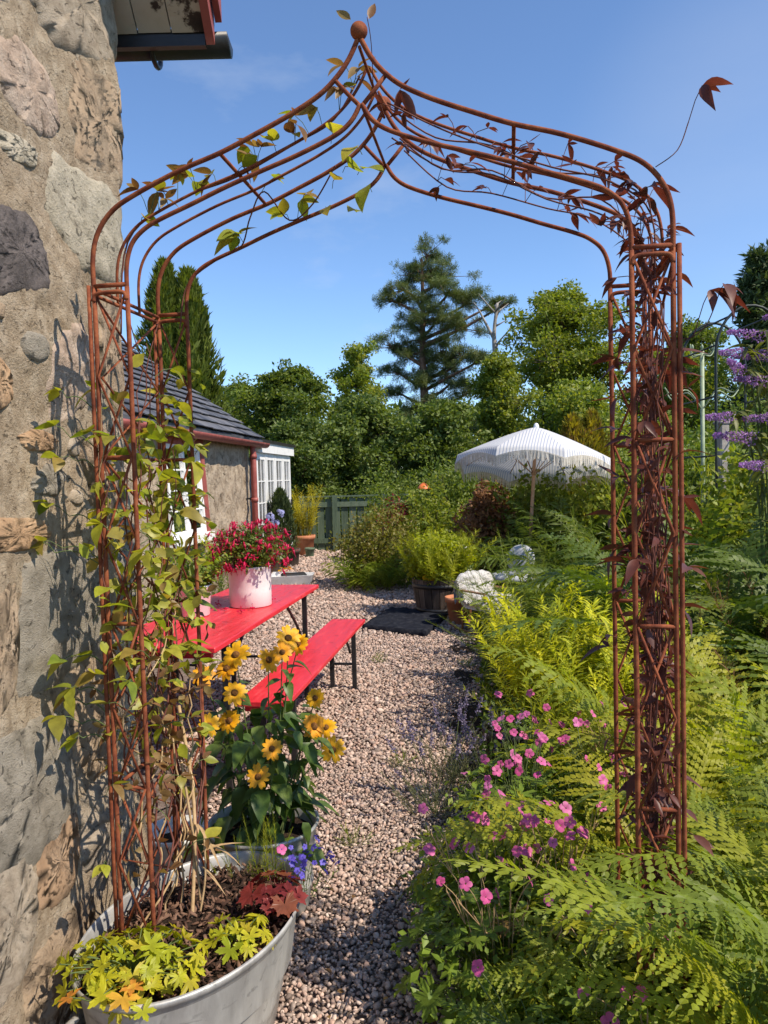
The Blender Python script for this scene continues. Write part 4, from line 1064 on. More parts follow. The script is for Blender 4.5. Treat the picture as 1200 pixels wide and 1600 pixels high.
# dead snag
sn_ = empty('dead_tree', (3.9, 26, 0), 'bare bleached dead tree snag between pine and oak', 'tree')
mb = MB(); rr = random.Random(4)
mb.tube(bez([(0, 0, 0), (.05, 0, 3), (-.02, 0, 5.2), (-.05, 0, 6.2), (.08, 0, 7.2)], 4), [.14 - .006 * i for i in range(17)], 7)
for k in range(14):
    z = 4.6 + 2.5 * rr.random(); a = rr.uniform(0, 6.28); L_ = rr.uniform(.35, .9); p = Vector((.0, 0, z)); dv = Vector((math.cos(a), math.sin(a) * .6, rr.uniform(.2, 1.1))).normalized()
    q1 = p + dv * L_ * .5; q2 = q1 + (dv + Vector((rr.uniform(-.4, .4), 0, rr.uniform(-.2, .4)))) * L_ * .5
    mb.tube([p, q1, q2], [.04, .025, .008], 5)
mb.tube(bez([(0, 0, 5.9), (-.3, 0, 6.5), (-.55, 0, 7.0), (-.72, 0, 7.25)], 4), [.06 - .004 * i for i in range(13)], 6)
mb.build('trunk', deadwood, sn_)
# cypress behind the cottage
def cypress(name, label, x, y, h, R, mat, seed, tops, n_=26000, group=None, ls=.22, upw=True, trh=.6):
    g = np.random.default_rng(seed); o = empty(name, (x, y, 0), label, 'tree', group)
    mb = MB(); mb.tube([(0, 0, 0), (0, 0, h * trh)], [.12 * R, .04 * R], 7); mb.build('trunk', trunkbark, o)
    pos = []; fr = []
    per = n_ // len(tops)
    for (tx, ty, hh, rr_) in tops:
        t = g.random(per) ** .8; a = g.uniform(0, 2 * PI, per)
        lob = 1 + .22 * np.sin(a * 5 + t * 9 + seed) + .15 * np.sin(a * 9 - t * 17)
        rad = rr_ * np.sin(PI * np.clip(.12 + .88 * t, 0, 1) ** 1.15) ** .75 * lob * (g.random(per) ** .22)
        P = np.stack([tx + rad * np.cos(a), ty + rad * np.sin(a), t * hh], 1); pos.append(P)
        Y = np.stack([.45 * np.cos(a), .45 * np.sin(a), np.full(per, 1.0)], 1) + g.normal(0, .25, (per, 3)); Y /= np.linalg.norm(Y, axis=1)[:, None]
        Nn = np.stack([np.cos(a), np.sin(a), np.full(per, -.2)], 1) + g.normal(0, .45, (per, 3)); Nn -= Y * (Nn * Y).sum(1)[:, None]; Nn /= np.linalg.norm(Nn, axis=1)[:, None]
        fr.append(np.stack([np.cross(Y, Nn), Y, Nn], 2))
    pos = np.concatenate(pos); fr = np.concatenate(fr)
    link('crown', scatter('crown', T_SPRAY[0], T_SPRAY[1], pos, fr, ls * g.uniform(.6, 1.3, len(pos)), mat), o)
    return o
cypress('cypress_tree', 'dense upright cypress behind the slate roof', -4.45, 17, 6.2, 1.0, L_cypress, 21, [(-.2, 0, 6.2, .55), (.30, 0, 6.0, .52), (.0, .3, 5.0, .78)], 30000)
cypress('golden_conifer', 'small golden conifer behind the parasol', 2.88, 11.2, 2.3, .4, L_goldcon, 22, [(-.1, 0, 2.25, .30), (.2, .1, 2.32, .28), (.0, -.1, 2.0, .34)], 9000, ls=.12)
# woodland that closes the view
g = np.random.default_rng(77)
n_ = 50000
xx = g.uniform(-30, 40, n_); yy = g.uniform(34, 44, n_)
top = 3.6 + .9 * np.sin(xx * .55) + .6 * np.sin(xx * 1.37 + 1) + .4 * np.sin(xx * 2.9)
zz = top * g.random(n_) ** .7
wood = link('woodland', scatter('woodland', T_DIA[0], T_DIA[1], np.stack([xx, yy, zz], 1), rand_frames(n_, .5, g), g.uniform(.3, .6, n_), L_darktree, (np.sin(xx * 2.1) * .25 + .25 + .4 * g.random(n_))))
tag(wood, 'dark distant woodland behind the garden trees', 'woodland', kind='stuff')

# ================================================================== OBJECTS
# ------------------------------------------------------------------ oval galvanised tub under the arch leg
TC = Vector((-.532, 2.003, 0)); TY = -.371
TA, TB, TH = .252, .362, .335
tub = empty('galvanised_tub', TC, 'long oval galvanised tub full of soil at the left arch foot', 'tub', rz=TY)
mb = MB()
prof = [(.70, 0), (.72, .004), (.785, .09), (.80, .10), (.795, .11), (.895, .235), (.912, .245), (.905, .258), (.975, TH - .018), (1.0, TH - .012), (1.012, TH - .002), (1.0, TH + .008), (.985, TH), (.965, TH - .02), (.93, .24), (.90, .18)]
mb.lathe([(rr_, z) for rr_, z in prof], 72, TA, TB)
mb.f.append(tuple(reversed(range(72)))); mb.t.append(0)
mb.build('tub_wall', galv, tub)
mb = MB(); V = [(0, 0, .318)]; F_ = []
for k in range(1, 9):
    for a in range(48):
        an = 2 * PI * a / 48; rr_ = k / 8 * .945
        x, y = rr_ * TA * math.cos(an), rr_ * TB * math.sin(an)
        V.append((x, y, .308 + .012 * noise.noise(Vector((x * 14, y * 14, 1))) - .02 * (k / 8) ** 4 + .012 * (1 - k / 8)))
for a in range(48): F_.append((0, 1 + a, 1 + (a + 1) % 48))
for k in range(7):
    for a in range(48):
        b0 = 1 + k * 48; F_.append((b0 + a, b0 + 48 + a, b0 + 48 + (a + 1) % 48, b0 + (a + 1) % 48))
mb.add(V, F_); mb.build('soil', soil, tub)
for sgn in (-1, 1):   # drop handles at both ends
    mb = MB(); yb = sgn * (TB + .008)
    mb.tube(bez([(-.075, yb - sgn * .012, TH - .05), (-.070, yb + sgn * .03, TH - .048), (-.05, yb + sgn * .048, TH - .05), (0, yb + sgn * .052, TH - .052), (.05, yb + sgn * .048, TH - .05), (.07, yb + sgn * .03, TH - .048), (.075, yb - sgn * .012, TH - .05)], 4), .0085, 8); mb.build('handle', galv, tub)
g = np.random.default_rng(5)
n_ = 1500
a = g.uniform(0, 2 * PI, n_); q = np.sqrt(g.random(n_)) * .9
pos = np.stack([q * TA * np.cos(a), q * TB * np.sin(a), .319 + g.uniform(-.004, .014, n_) - .016 * q ** 4], 1)
bv = [(-.12, -.5, 0), (.14, -.36, .04), (.17, .5, .03), (-.10, .38, -.02), (-.12, -.5, -.1), (.14, -.36, -.06), (.17, .5, -.07), (-.10, .38, -.12)]
bf = [(0, 1, 2, 3), (0, 4, 5, 1), (1, 5, 6, 2), (2, 6, 7, 3), (3, 7, 4, 0)]
fm = rand_frames(n_, 1.1, g)
tb = link('bark_chips', scatter('bark_chips', bv, bf, pos, fm, g.uniform(.010, .036, n_) * g.uniform(.6, 1.2, n_), bark_chip, g.random(n_)), tub); tb['kind'] = 'stuff'
def TP(x, y, z=.312):
    c_, s_ = math.cos(TY), math.sin(TY); return Vector((TC.x + c_ * x - s_ * y, TC.y + s_ * x + c_ * y, z))

def rosette(name, loc, label, cat, group, leafs, n_, rad, h, stem_m, lift=(.5, 1.0), rr=RND, tiltmax=.7, sc_=(.7, 1.15), part='leaf', ell=(1, 1)):
    """low plant: leaves on thin stalks from one crown, every leaf its own object"""
    o = empty(name, loc, label, cat, group); mb = MB()
    for i in range(n_):
        q = math.sqrt((i + .6) / n_); a = i * 2.39996 + rr.uniform(-.4, .4)
        x, y = q * rad * ell[0] * math.cos(a), q * rad * ell[1] * math.sin(a); z = h * rr.uniform(*lift) * (1 - .45 * q * q)
        mb.tube(bez([(x * .15, y * .15, 0), (x * .55, y * .55, z * .75), (x, y, z)], 3), .0016, 4, cap=False)
        nrm = Matrix.Rotation(tiltmax * q + rr.uniform(-.25, .25), 3, Vector((-math.sin(a), math.cos(a), 0)))
        rot = nrm @ Matrix.Rotation(a - PI / 2 + rr.uniform(-.6, .6), 3, 'Z')
        link(part, leafs[i % len(leafs)], o, (x, y, z), rot.to_euler(), rr.uniform(*sc_))
    mb.build('stalks', stem_m, o)['kind'] = 'stuff'
    return o
lime_leaf = [palmate_mesh('leaf', .034, L_lime, 5, .62, .35), palmate_mesh('leaf', .030, L_lime, 7, .55, -.35), palmate_mesh('leaf', .026, L_lime, 5, .6, .6), palmate_mesh('leaf', .036, L_lime, 7, .58, -.2), palmate_mesh('leaf', .022, L_lime, 5, .5, .2)]
amber_leaf = [palmate_mesh('leaf', .034, L_amber, 5, .6, .1)]
rosette('lime_geranium', TP(-.01, -.235), 'lime green lobed leaves spilling over the near tub end', 'plant', 'plants in the oval tub', lime_leaf, 84, .175, .10, stem_green, (.25, 1.1), tiltmax=1.0, sc_=(.55, 1.15), ell=(1.0, .75))
rosette('lime_geranium', TP(-.135, -.21), 'lime green lobed leaves by the wall side of the tub', 'plant', 'plants in the oval tub', lime_leaf, 14, .085, .06, stem_green)
rosette('lime_geranium', TP(.165, -.04), 'small lime leaf tuft along the right tub rim', 'plant', 'plants in the oval tub', lime_leaf, 22, .075, .085, stem_green)
rosette('amber_geranium', TP(.03, -.345), 'orange tinted leaves hanging over the near tub rim', 'plant', 'plants in the oval tub', amber_leaf + lime_leaf[:1], 7, .10, .07, stem_green, ell=(1.3, .5))
heu_leaf = [palmate_mesh('leaf', .040, L_heuch, 7, .28, .2), palmate_mesh('leaf', .032, L_heuch, 5, .3, .3)]
rosette('heuchera', TP(.165, .135), 'wine red round leaved plant at the right rim of the tub', 'plant', 'plants in the oval tub', heu_leaf, 20, .085, .115, stem_red)
# feathery stems in the tub
fe_st = [leafy_stem('stem', .17, 46, .030, .0016, L_dill, .75, .1, .12, .0012, .05, seed=s, pairs=2, segs=1, taper=.6) for s in range(3)]
plant('feathery_seedling', TP(.07, .27), 'tall feathery lime seedling in front of the flower tub', 'plant', 'plants in the oval tub', fe_st, 6, .03, .25, (1.0, 1.5))
plant('feathery_seedling', TP(-.03, .30), 'low feathery lime tuft at the far tub end', 'plant', 'plants in the oval tub', fe_st, 14, .09, .5, (.5, .8))
# blue lobelia and one pink bloom
lob_st = [leafy_stem('stem', .10, 14, .018, .004, L_mid, .8, .2, .2, .001, .1, seed=30 + s) for s in range(2)]
lo = plant('lobelia', TP(.19, .25), 'violet blue lobelia trailing at the far right tub rim', 'plant', 'plants in the oval tub', lob_st, 16, .06, .7, (.8, 1.3))
blue_fl = daisy_mesh('flower', .011, 5, P_blue, .8, .3)
for k in range(46):
    a = RND.uniform(0, 6.28); q = math.sqrt(RND.random()) * .085
    link('flower', blue_fl, lo, (q * math.cos(a) + .02, q * math.sin(a), RND.uniform(.05, .14)), (RND.uniform(-1, 1), RND.uniform(-1, 1), RND.uniform(0, 6)), RND.uniform(.7, 1.3))
pink_fl5 = daisy_mesh('flower', .018, 5, P_pink, .95, .3)
pk = empty('pink_bloom', TP(.165, .19), 'single small pale pink bloom above the wine red leaves', 'flower')
mb = MB(); mb.tube(bez([(0, 0, 0), (.004, 0, .08), (-.004, -.01, .15)], 4), .0012, 5); mb.build('stem', stem_green, pk)
link('flower', pink_fl5, pk, (-.004, -.01, .151), (.7, 0, .3), .9)
# dry stalks in the tub
dry = empty('dry_stalk', TP(-.06, .05), 'tall straw coloured dead stalks leaning inside the arch leg', 'plant')
for (p0, p1, p2, r_) in (((.02, -.04, 0), (-.0, .10, .26), (-.06, .2, .52), .0055), ((.03, .02, 0), (.015, .03, .18), (-.02, .06, .40), .004), ((.035, -.02, 0), (.05, .0, .10), (.045, .02, .22), .003)):
    mb = MB(); mb.tube(bez([p0, p1, p2], 6), r_, 6); mb.build('stalk', stem_straw, dry)
for k in range(5):
    lm = leaf_mesh('dry_leaf', .13, .012, stem_straw, .4, .9, 5); link('dry_leaf', lm, dry, (.03, .02, .12 + .03 * k), (RND.uniform(-.4, .9), .3, RND.uniform(0, 6)), RND.uniform(.6, 1.0))

# ------------------------------------------------------------------ round galvanised tub with yellow heliopsis
STC = Vector((-.455, 2.655, 0))
st = empty('round_tub', STC, 'round ribbed galvanised tub holding the yellow flowers', 'tub')
prof = [(.150, 0), (.155, .005), (.165, .08), (.172, .088), (.166, .096), (.176, .19), (.184, .20), (.178, .21), (.188, .285), (.196, .29), (.198, .298), (.192, .303), (.183, .295), (.170, .20)]
mb = MB(); mb.lathe(prof, 56); mb.f.append(tuple(reversed(range(56)))); mb.t.append(0); mb.build('tub_wall', galv, st)
mb = MB(); mb.lathe([(.001, .255), (.06, .258), (.12, .25), (.176, .245)], 40); mb.build('soil', soil, st)
for an in (-1.05, 2.1):
    mb = MB(); ca, sa = math.cos(an), math.sin(an)
    def hp(r_, s_, z): return (ca * r_ - sa * s_, sa * r_ + ca * s_, z)
    mb.tube(bez([hp(.180, -.055, .24), hp(.215, -.05, .245), hp(.225, 0, .262), hp(.215, .05, .245), hp(.180, .055, .24)], 5), .006, 8); mb.build('handle', galv, st)
hel = empty('heliopsis_plant', STC + Vector((0, 0, .25)), 'bushy plant with golden yellow daisies in the round tub', 'flowering plant')
hleaf = [leaf_mesh('leaf', .085, .05, L_helio, .3, .35, 6, wave=.03, shape=lambda t: math.sin(PI * t ** .62) ** .85), leaf_mesh('leaf', .07, .040, L_helio, .25, .5, 6, shape=lambda t: math.sin(PI * t ** .62) ** .85), leaf_mesh('leaf', .095, .052, L_helio, .35, .6, 6, wave=-.03, shape=lambda t: math.sin(PI * t ** .62) ** .85)]
FL = [(-.601, 2.52, .688), (-.541, 2.56, .690), (-.379, 2.42, .640), (-.426, 2.42, .55), (-.261, 2.60, .650), (-.224, 2.66, .625), (-.198, 2.6, .566), (-.254, 2.62, .743), (-.628, 2.58, .842), (-.523, 2.62, .90), (-.55, 2.6, .858), (-.52, 2.56, .785), (-.363, 2.62, .905), (-.314, 2.68, .92), (-.418, 2.66, .87), (-.346, 2.66, .945)]
hfl = [daisy_mesh('flower', .048, 13, P_yellow, .37, .15, 1), daisy_mesh('flower', .044, 12, P_yellow, .36, .3, 2), daisy_mesh('flower', .046, 12, P_yellow, .40, .4, 1)]
cm = MB(); cm.lathe([(.0125, -.002), (.0125, .004), (.009, .010), (.004, .012), (.0005, .0125)], 14); cme = cm.mesh('flower_centre', P_centre)
mbs = MB()
for i, (x, y, z) in enumerate(FL):
    p = Vector((x, y, z)) - hel.location
    b0 = Vector((p.x * .25 + RND.uniform(-.03, .03), p.y * .25 + RND.uniform(-.03, .03), 0))
    c1 = b0.lerp(p, .55) + Vector((RND.uniform(-.02, .02), RND.uniform(-.02, .02), .05))
    cv = bez([b0, c1, p - Vector((0, 0, .004))], 6); mbs.tube(cv, [.0035 - .0017 * k / (len(cv) - 1) for k in range(len(cv))], 5, cap=False)
    face = Vector((RND.uniform(-.25, .6), RND.uniform(-1.0, -.6), RND.uniform(.25, .7))).normalized()
    if i in (0, 2, 3, 6): face = Vector((RND.uniform(-.1, .25), -.85, .42)).normalized()
    rot = face.to_track_quat('Z', 'Y').to_euler()
    fo = link('flower', hfl[i % 3], hel, p, rot, RND.uniform(.82, 1.12))
    link('flower_centre', cme, fo)
    for k in range(3, 11):
        t = k / 12
        q = cv[int(t * (len(cv) - 1))]
        if q.z > p.z - .06 or RND.random() < .12: continue
        a = k * 1.7 + i
        sc_ = RND.uniform(.7, 1.2) * (1.15 - .55 * t)
        link('leaf', hleaf[(i + k) % 3], hel, q, (RND.uniform(-.55, .25), RND.uniform(-.35, .35), a), sc_)
for k in range(150):
    a = k * 2.4; q = RND.uniform(.04, .22); z = RND.uniform(.0, .46) * (1.1 - q)
    link('leaf', hleaf[k % 3], hel, (q * math.cos(a), q * math.sin(a), z), (RND.uniform(-.95, .15), RND.uniform(-.3, .3), a - PI / 2), RND.uniform(.85, 1.3))
mbs.build('stems', stem_green, hel)

# white bucket behind the arch leg
wb = empty('white_bucket', (-.78, 2.72, 0), 'white bucket standing behind the left arch leg', 'bucket')
mb = MB(); mb.lathe([(.085, 0), (.09, .004), (.108, .23), (.114, .235), (.114, .25), (.108, .25), (.10, .12)], 28); mb.f.append(tuple(reversed(range(28)))); mb.t.append(0); mb.build('bucket_wall', whitepaint, wb)
mb = MB(); mb.lathe([(.001, .20), (.104, .195)], 28); mb.build('soil', soil, wb)
mb = MB(); mb.tube([(.112 * math.cos(a), .02, .235 + .09 * math.sin(a) - .0) for a in np.linspace(0, PI, 14)], .003, 6); mb.build('bail_handle', blackmetal, wb)

# ------------------------------------------------------------------ red beer table and benches
TD = Vector((.298, 1.957, 0)).normalized(); TN = Vector((-TD.y, TD.x, 0))   # TN points left
def beer(name, label, cat, p_near, L, wd, top, group=None):
    ang = math.atan2(TD.y, TD.x) - PI / 2
    o = empty(name, (p_near.x, p_near.y, 0), label, cat, group, rz=ang)     # local +y along, local -x to the left
    mb = MB(); mb.box((-wd / 2, L / 2, top - .014), (wd, L, .027), bev=.004); mb.build('top', tablered, o, False)
    for y in (.04, L - .04):
        mb = MB(); mb.box((-wd / 2, y, top - .042), (wd - .06, .03, .028)); mb.build('batten', tablered, o, False)
    for y, sgn in ((.24, 1), (L - .24, -1)):
        for x in (-.045, -wd + .045):
            mb = MB(); mb.box((x, y, (top - .028) / 2), (.030, .022, top - .028)); lg = mb.build('leg', blackmetal, o, False)
            mb = MB(); mb.box((x, y, .006), (.05, .03, .012)); mb.build('foot', blackmetal, lg, False)
        mb = MB(); mb.box((-wd / 2, y, top * .40), (wd - .12, .012, .016)); mb.build('crossbar', blackmetal, o, False)
        mb = MB(); mb.box((-wd / 2, y, top - .045), (wd - .12, .018, .03)); mb.build('crossbar', blackmetal, o, False)
        for x in (-.07, -wd + .07):
            mb = MB(); mb.tube(bez([(x, y + sgn * .012, top * .58), (x, y + sgn * top * .16, top * .72), (x, y + sgn * top * .48, top - .035)], 4), .010, 6); mb.build('brace', blackmetal, o)
    return o
beer('beer_table', 'long red folding table carrying the fuchsia pot', 'table', Vector((-.768, 3.387)), 1.98, .60, .76)
beer('beer_bench', 'long narrow red bench on the path side of the table', 'bench', Vector((-.472, 3.545)), 2.08, .25, .46, 'red benches')
bp = Vector((-.768, 3.387, 0)) + TN * .86 + TD * .12
beer('beer_bench', 'red bench mostly hidden on the house side of the table', 'bench', Vector((bp.x, bp.y)), 2.08, .25, .46, 'red benches')

# enamel pot of fuchsia on the table
ep = empty('enamel_pot', (-.802, 4.515, .762), 'white enamel bin with rust chips standing on the red table', 'pot')
mb = MB(); mb.lathe([(.119, 0), (.123, .004), (.124, .10), (.125, .222), (.129, .228), (.129, .236), (.122, .236), (.120, .15)], 44); mb.f.append(tuple(reversed(range(44)))); mb.t.append(0); mb.build('pot_wall', enamel, ep)
mb = MB(); mb.lathe([(.001, .205), (.12, .20)], 30); mb.build('soil', soil, ep)
def cloud_mesh(n_, rx, rz, ls, mat, seed, templ=T_DIA, zc=0.0, upb=.5, shell=.5, lump=.25):
    g = np.random.default_rng(seed)
    D = g.normal(0, 1, (n_, 3)); D /= np.linalg.norm(D, axis=1)[:, None]
    lmp = np.array([1 + lump * 2 * fbm(Vector((d[0] * 1.7 + seed, d[1] * 1.7, d[2] * 1.7)), 2) for d in D])
    P = D * (g.random(n_) ** shell * lmp)[:, None] * np.array([rx, rx, rz]); P[:, 2] += zc
    return scatter('foliage', templ[0], templ[1], P, rand_frames(n_, upb, g), ls * g.uniform(.6, 1.3, n_), mat, g.random(n_) * .5 + .5 * ((D * 3).sum(1) * .3 % 1))
fu = empty('fuchsia_plant', (-.80, 4.515, .965), 'arching fuchsia covered in crimson drop flowers in the enamel pot', 'flowering plant')
link('foliage', cloud_mesh(2600, .20, .15, .030, L_mid, 41, zc=.13, shell=.6), fu)
mbs = MB()
m1 = MB(); m1.tube([(0, 0, 0), (0, 0, -.02), (0, 0, -.034)], [.0035, .0065, .0045], 7, cap=True)
for k in range(4):
    a = k * PI / 2
    m1.add([(.004 * math.cos(a), .004 * math.sin(a), -.014), (.024 * math.cos(a + .25), .024 * math.sin(a + .25), -.020), (.030 * math.cos(a), .030 * math.sin(a), -.013), (.024 * math.cos(a - .25), .024 * math.sin(a - .25), -.020)], [(0, 1, 2, 3)])
m1.tube([(0, 0, -.03), (.002, 0, -.055)], .0015, 4)
fme = m1.mesh('flower', P_fuchsia)
for k in range(170):
    a = RND.uniform(0, 6.28); el = RND.uniform(-.75, 1.2); q = RND.uniform(.75, 1.25)
    p = Vector((math.cos(a) * math.cos(el) * .215 * q, math.sin(a) * math.cos(el) * .215 * q, .13 + math.sin(el) * .17 * q))
    if k < 34: mbs.tube(bez([(0, 0, 0), p * .6 + Vector((0, 0, .08)), p], 4), .002, 4, cap=False)
    link('flower', fme, fu, p, (RND.uniform(-.5, .5), RND.uniform(-.5, .5), RND.uniform(0, 6)), RND.uniform(.75, 1.25))
mbs.build('stems', stem_red, fu)
for (dx, dy) in ((-.10, -.16), (.05, -.17), (-.19, .02), (.02, .20), (-.02, -.24), (.11, .12)):
    q_ = link('fallen_flower', fme, None, (-.80 + dx, 4.515 + dy, .776), (1.45, RND.uniform(-.3, .3), RND.uniform(0, 6)), .9)
    tag(q_, 'fallen crimson fuchsia flower lying on the red table top', 'flower', 'fallen fuchsia flowers')
# white pot with leafy herb on the table
hp_ = empty('white_pot', (-1.055, 4.22, .762), 'old white pot with leafy herb behind the left arch leg', 'pot')
mb = MB(); mb.lathe([(.072, 0), (.076, .004), (.088, .15), (.093, .155), (.093, .17), (.086, .17), (.08, .1)], 32); mb.f.append(tuple(reversed(range(32)))); mb.t.append(0); mb.build('pot_wall', enamel, hp_)
mb = MB(); mb.lathe([(.001, .15), (.086, .145)], 26); mb.build('soil', soil, hp_)
he_st = [leafy_stem('stem', .22, 16, .055, .03, L_geran, .9, .35, .25, .002, .1, seed=50 + s, pairs=2, segs=3) for s in range(4)]
plant('leafy_herb', (-1.055, 4.22, .91), 'bright green leafy herb growing in the old white pot', 'plant', None, he_st, 26, .07, .8, (.7, 1.15))

# ------------------------------------------------------------------ pots and planters along the cottage
def pot(name, loc, label, mat, r0, r1, h, cat='pot', group=None):
    o = empty(name, loc, label, cat, group)
    mb = MB(); mb.lathe([(r0, 0), (r0 * 1.02, .006), (r1 * .96, h * .80), (r1 * 1.06, h * .81), (r1 * 1.07, h), (r1 * .97, h), (r1 * .93, h * .7)], 32); mb.f.append(tuple(reversed(range(32)))); mb.t.append(0); mb.build('pot_wall', mat, o)
    mb = MB(); mb.lathe([(.001, h * .9), (r1 * .95, h * .88)], 26); mb.build('soil', soil, o); return o
pot('terracotta_pot', (-1.58, 15.0, 0), 'large terracotta pot with yellow bamboo by the fence', terracotta, .17, .21, .40)
ba_st = [leafy_stem('stem', 1.05, 90, .17, .020, L_bamboo, 1.0, .4, .3, .007, .2, seed=60 + s, segs=2) for s in range(4)]
plant('yellow_bamboo', (-1.58, 15.0, .36), 'clump of yellow bamboo in the terracotta pot', 'plant', None, ba_st, 34, .14, .32, (.6, 1.05))
pot('dark_pot', (-1.43, 14.55, 0), 'small dark green pot beside the terracotta one', greenpaint, .07, .09, .19)
pot('grey_tub', (-1.68, 13.2, 0), 'weathered grey wooden tub at the conservatory', barrelwood, .18, .21, .30, 'tub')
gt_st = [leafy_stem('stem', .30, 12, .11, .015, L_mid, .8, .3, .2, .003, .1, seed=70 + s, segs=2) for s in range(3)]
plant('potted_green', (-1.68, 13.2, .27), 'grassy green plant in the weathered grey tub', 'plant', None, gt_st, 14, .13, .5)
pot('grey_tub', (-1.86, 12.3, 0), 'weathered tub of blue agapanthus by the downpipe', barrelwood, .17, .20, .32, 'tub')
ag = plant('agapanthus', (-1.84, 12.3, .28), 'pale blue agapanthus heads in front of the glass doors', 'plant', None, gt_st, 14, .12, .5, (1.0, 1.5))
agf = daisy_mesh('floret', .045, 6, P_violet, .5, .5, 2)
for (dx, dy, z) in ((.02, -.1, .62), (.16, .1, .66), (.12, -.25, .52)):
    mb = MB(); mb.tube([(dx * .3, dy * .3, 0), (dx, dy, z)], .006, 5); mb.build('flower_stalk', stem_green, ag)
    for k in range(12):
        d = Vector((RND.uniform(-1, 1), RND.uniform(-1, 1), RND.uniform(-.3, 1))).normalized()
        link('floret', agf, ag, Vector((dx, dy, z)) + d * .07, d.to_track_quat('Z', 'Y').to_euler(), .8)
cypress('dwarf_conifer', 'dark pointed dwarf conifer beside the red downpipe', -1.72, 12.75, 1.2, .2, L_spruce, 23, [(0, 0, 1.3, .2)], 3500, ls=.09)
# mossy trough under the window
tr_ = empty('stone_trough', (-1.87, 9.2, 0), 'mossy stone trough below the cottage window', 'trough')
mb = MB(); mb.box((0, 0, .30), (.34, 1.3, .60), bev=.03); mb.build('trough_body', harl, tr_, False)
mb = MB()
for k in range(160):
    p = (RND.uniform(-.17, .17), RND.uniform(-.64, .64), .60 + RND.uniform(-.01, .05)); mb.add([Vector(p) + Vector(q) * RND.uniform(.03, .06) for q in iv], [tuple(f) for f in if_])
mb.build('moss', mossmat, tr_)
tg = [leafy_stem('stem', .32, 18, .06, .028, L_dill, .9, .4, .3, .002, .1, seed=80 + s, pairs=2, segs=2) for s in range(3)]
plant('trough_shrub', (-1.83, 8.75, .60), 'light green shrub growing from the mossy trough', 'plant', None, tg, 24, .20, .7, (.7, 1.1))
wr = plant('wall_shrub', (-1.80, 7.7, 0), 'green shrub against the cottage wall behind the table', 'shrub', None, [leafy_stem('stem', .9, 40, .07, .03, L_mid, .9, .4, .2, .004, .1, seed=90 + s, pairs=2, segs=2) for s in range(3)], 24, .3, .4, (.7, 1.1))
# white tray with flowers lying on the gravel
ty_ = empty('plant_tray', (-1.33, 10.9, 0), 'white plastic tray of small yellow flowers on the gravel', 'tray')
mb = MB(); mb.add([(-.26, -.18, 0), (.26, -.18, 0), (.26, .18, 0), (-.26, .18, 0), (-.31, -.22, .14), (.31, -.22, .15), (.30, .22, .14), (-.30, .22, .16), (-.28, -.19, .14), (.28, -.19, .15), (.27, .19, .14), (-.27, .19, .16), (-.24, -.16, .02), (.24, -.16, .02), (.24, .16, .02), (-.24, .16, .02)],
                 [(3, 2, 1, 0), (0, 1, 5, 4), (1, 2, 6, 5), (2, 3, 7, 6), (3, 0, 4, 7), (4, 5, 9, 8), (5, 6, 10, 9), (6, 7, 11, 10), (7, 4, 8, 11), (8, 9, 13, 12), (9, 10, 14, 13), (10, 11, 15, 14), (11, 8, 12, 15), (12, 13, 14, 15)]); mb.build('tray_body', plasticbag, ty_, False)
mb = MB(); mb.box((.02, .0, .10), (.36, .24, .12), (0, 0, .2), bev=.02); mb.build('seedling_pack', blackplastic, ty_, False)
tfl = daisy_mesh('flower', .035, 8, P_yellow, .5, .3)
for k in range(9): link('flower', tfl, ty_, (RND.uniform(-.22, .02), RND.uniform(-.16, .16), RND.uniform(.18, .24)), (RND.uniform(-.6, .6), RND.uniform(-.6, .6), 0), RND.uniform(.8, 1.2))

# ------------------------------------------------------------------ half barrel, terracotta pot, mat, chairs, parasol
bc = Vector((.60, 8.25, 0))
ba = empty('half_barrel', bc, 'dark oak half barrel planted with feathery lime foliage', 'barrel')
nst = 22
for k in range(nst):
    a0 = 2 * PI * k / nst + .012; a1 = 2 * PI * (k + 1) / nst - .012; mb = MB(); V = []
    for (rr_, z) in ((.262, 0), (.285, .13), (.305, .27), (.318, .40)):
        for (q) in (rr_, rr_ - .028):
            for a in (a0, a1): V.append((q * math.cos(a), q * math.sin(a), z))
    F_ = []
    for j in range(3):
        b0 = j * 4; F_ += [(b0, b0 + 1, b0 + 5, b0 + 4), (b0 + 3, b0 + 2, b0 + 6, b0 + 7), (b0 + 1, b0 + 3, b0 + 7, b0 + 5), (b0 + 2, b0, b0 + 4, b0 + 6)]
    F_ += [(0, 2, 3, 1), (12, 13, 15, 14)]; mb.add(V, F_); mb.build('stave', barrelwood, ba, False)
for (z, rr_) in ((.07, .276), (.33, .314)):
    mb = MB(); mb.lathe([(rr_ - .004, z - .022), (rr_ + .003, z - .022), (rr_ + .007, z + .022), (rr_ + .0, z + .022)], 40); mb.build('hoop', blackmetal, ba)
mb = MB(); mb.lathe([(.001, .37), (.285, .36)], 30); mb.build('soil', soil, ba)
di_st = [leafy_stem('stem', .58, 64, .105, .007, L_dill, 1.0, .15, .18, .003, .1, seed=100 + s, pairs=3, segs=2, taper=.45) for s in range(5)]
plant('cosmos_plant', bc + Vector((0, 0, .36)), 'feathery lime green foliage rising from the half barrel', 'plant', None, di_st, 60, .29, .5, (.6, 1.1))
link('foliage', cloud_mesh(5200, .36, .27, .05, L_dill, 77, zc=.26, upb=.9, lump=.3), bpy.data.objects['cosmos_plant'])
cf = daisy_mesh('flower', .04, 8, P_white, .5, .3); of = daisy_mesh('flower', .045, 9, P_yellow, .5, .3)
wd_ = empty('barrel_daisies', bc + Vector((0, 0, .37)), 'few white and orange blooms at the half barrel rim', 'flowers')
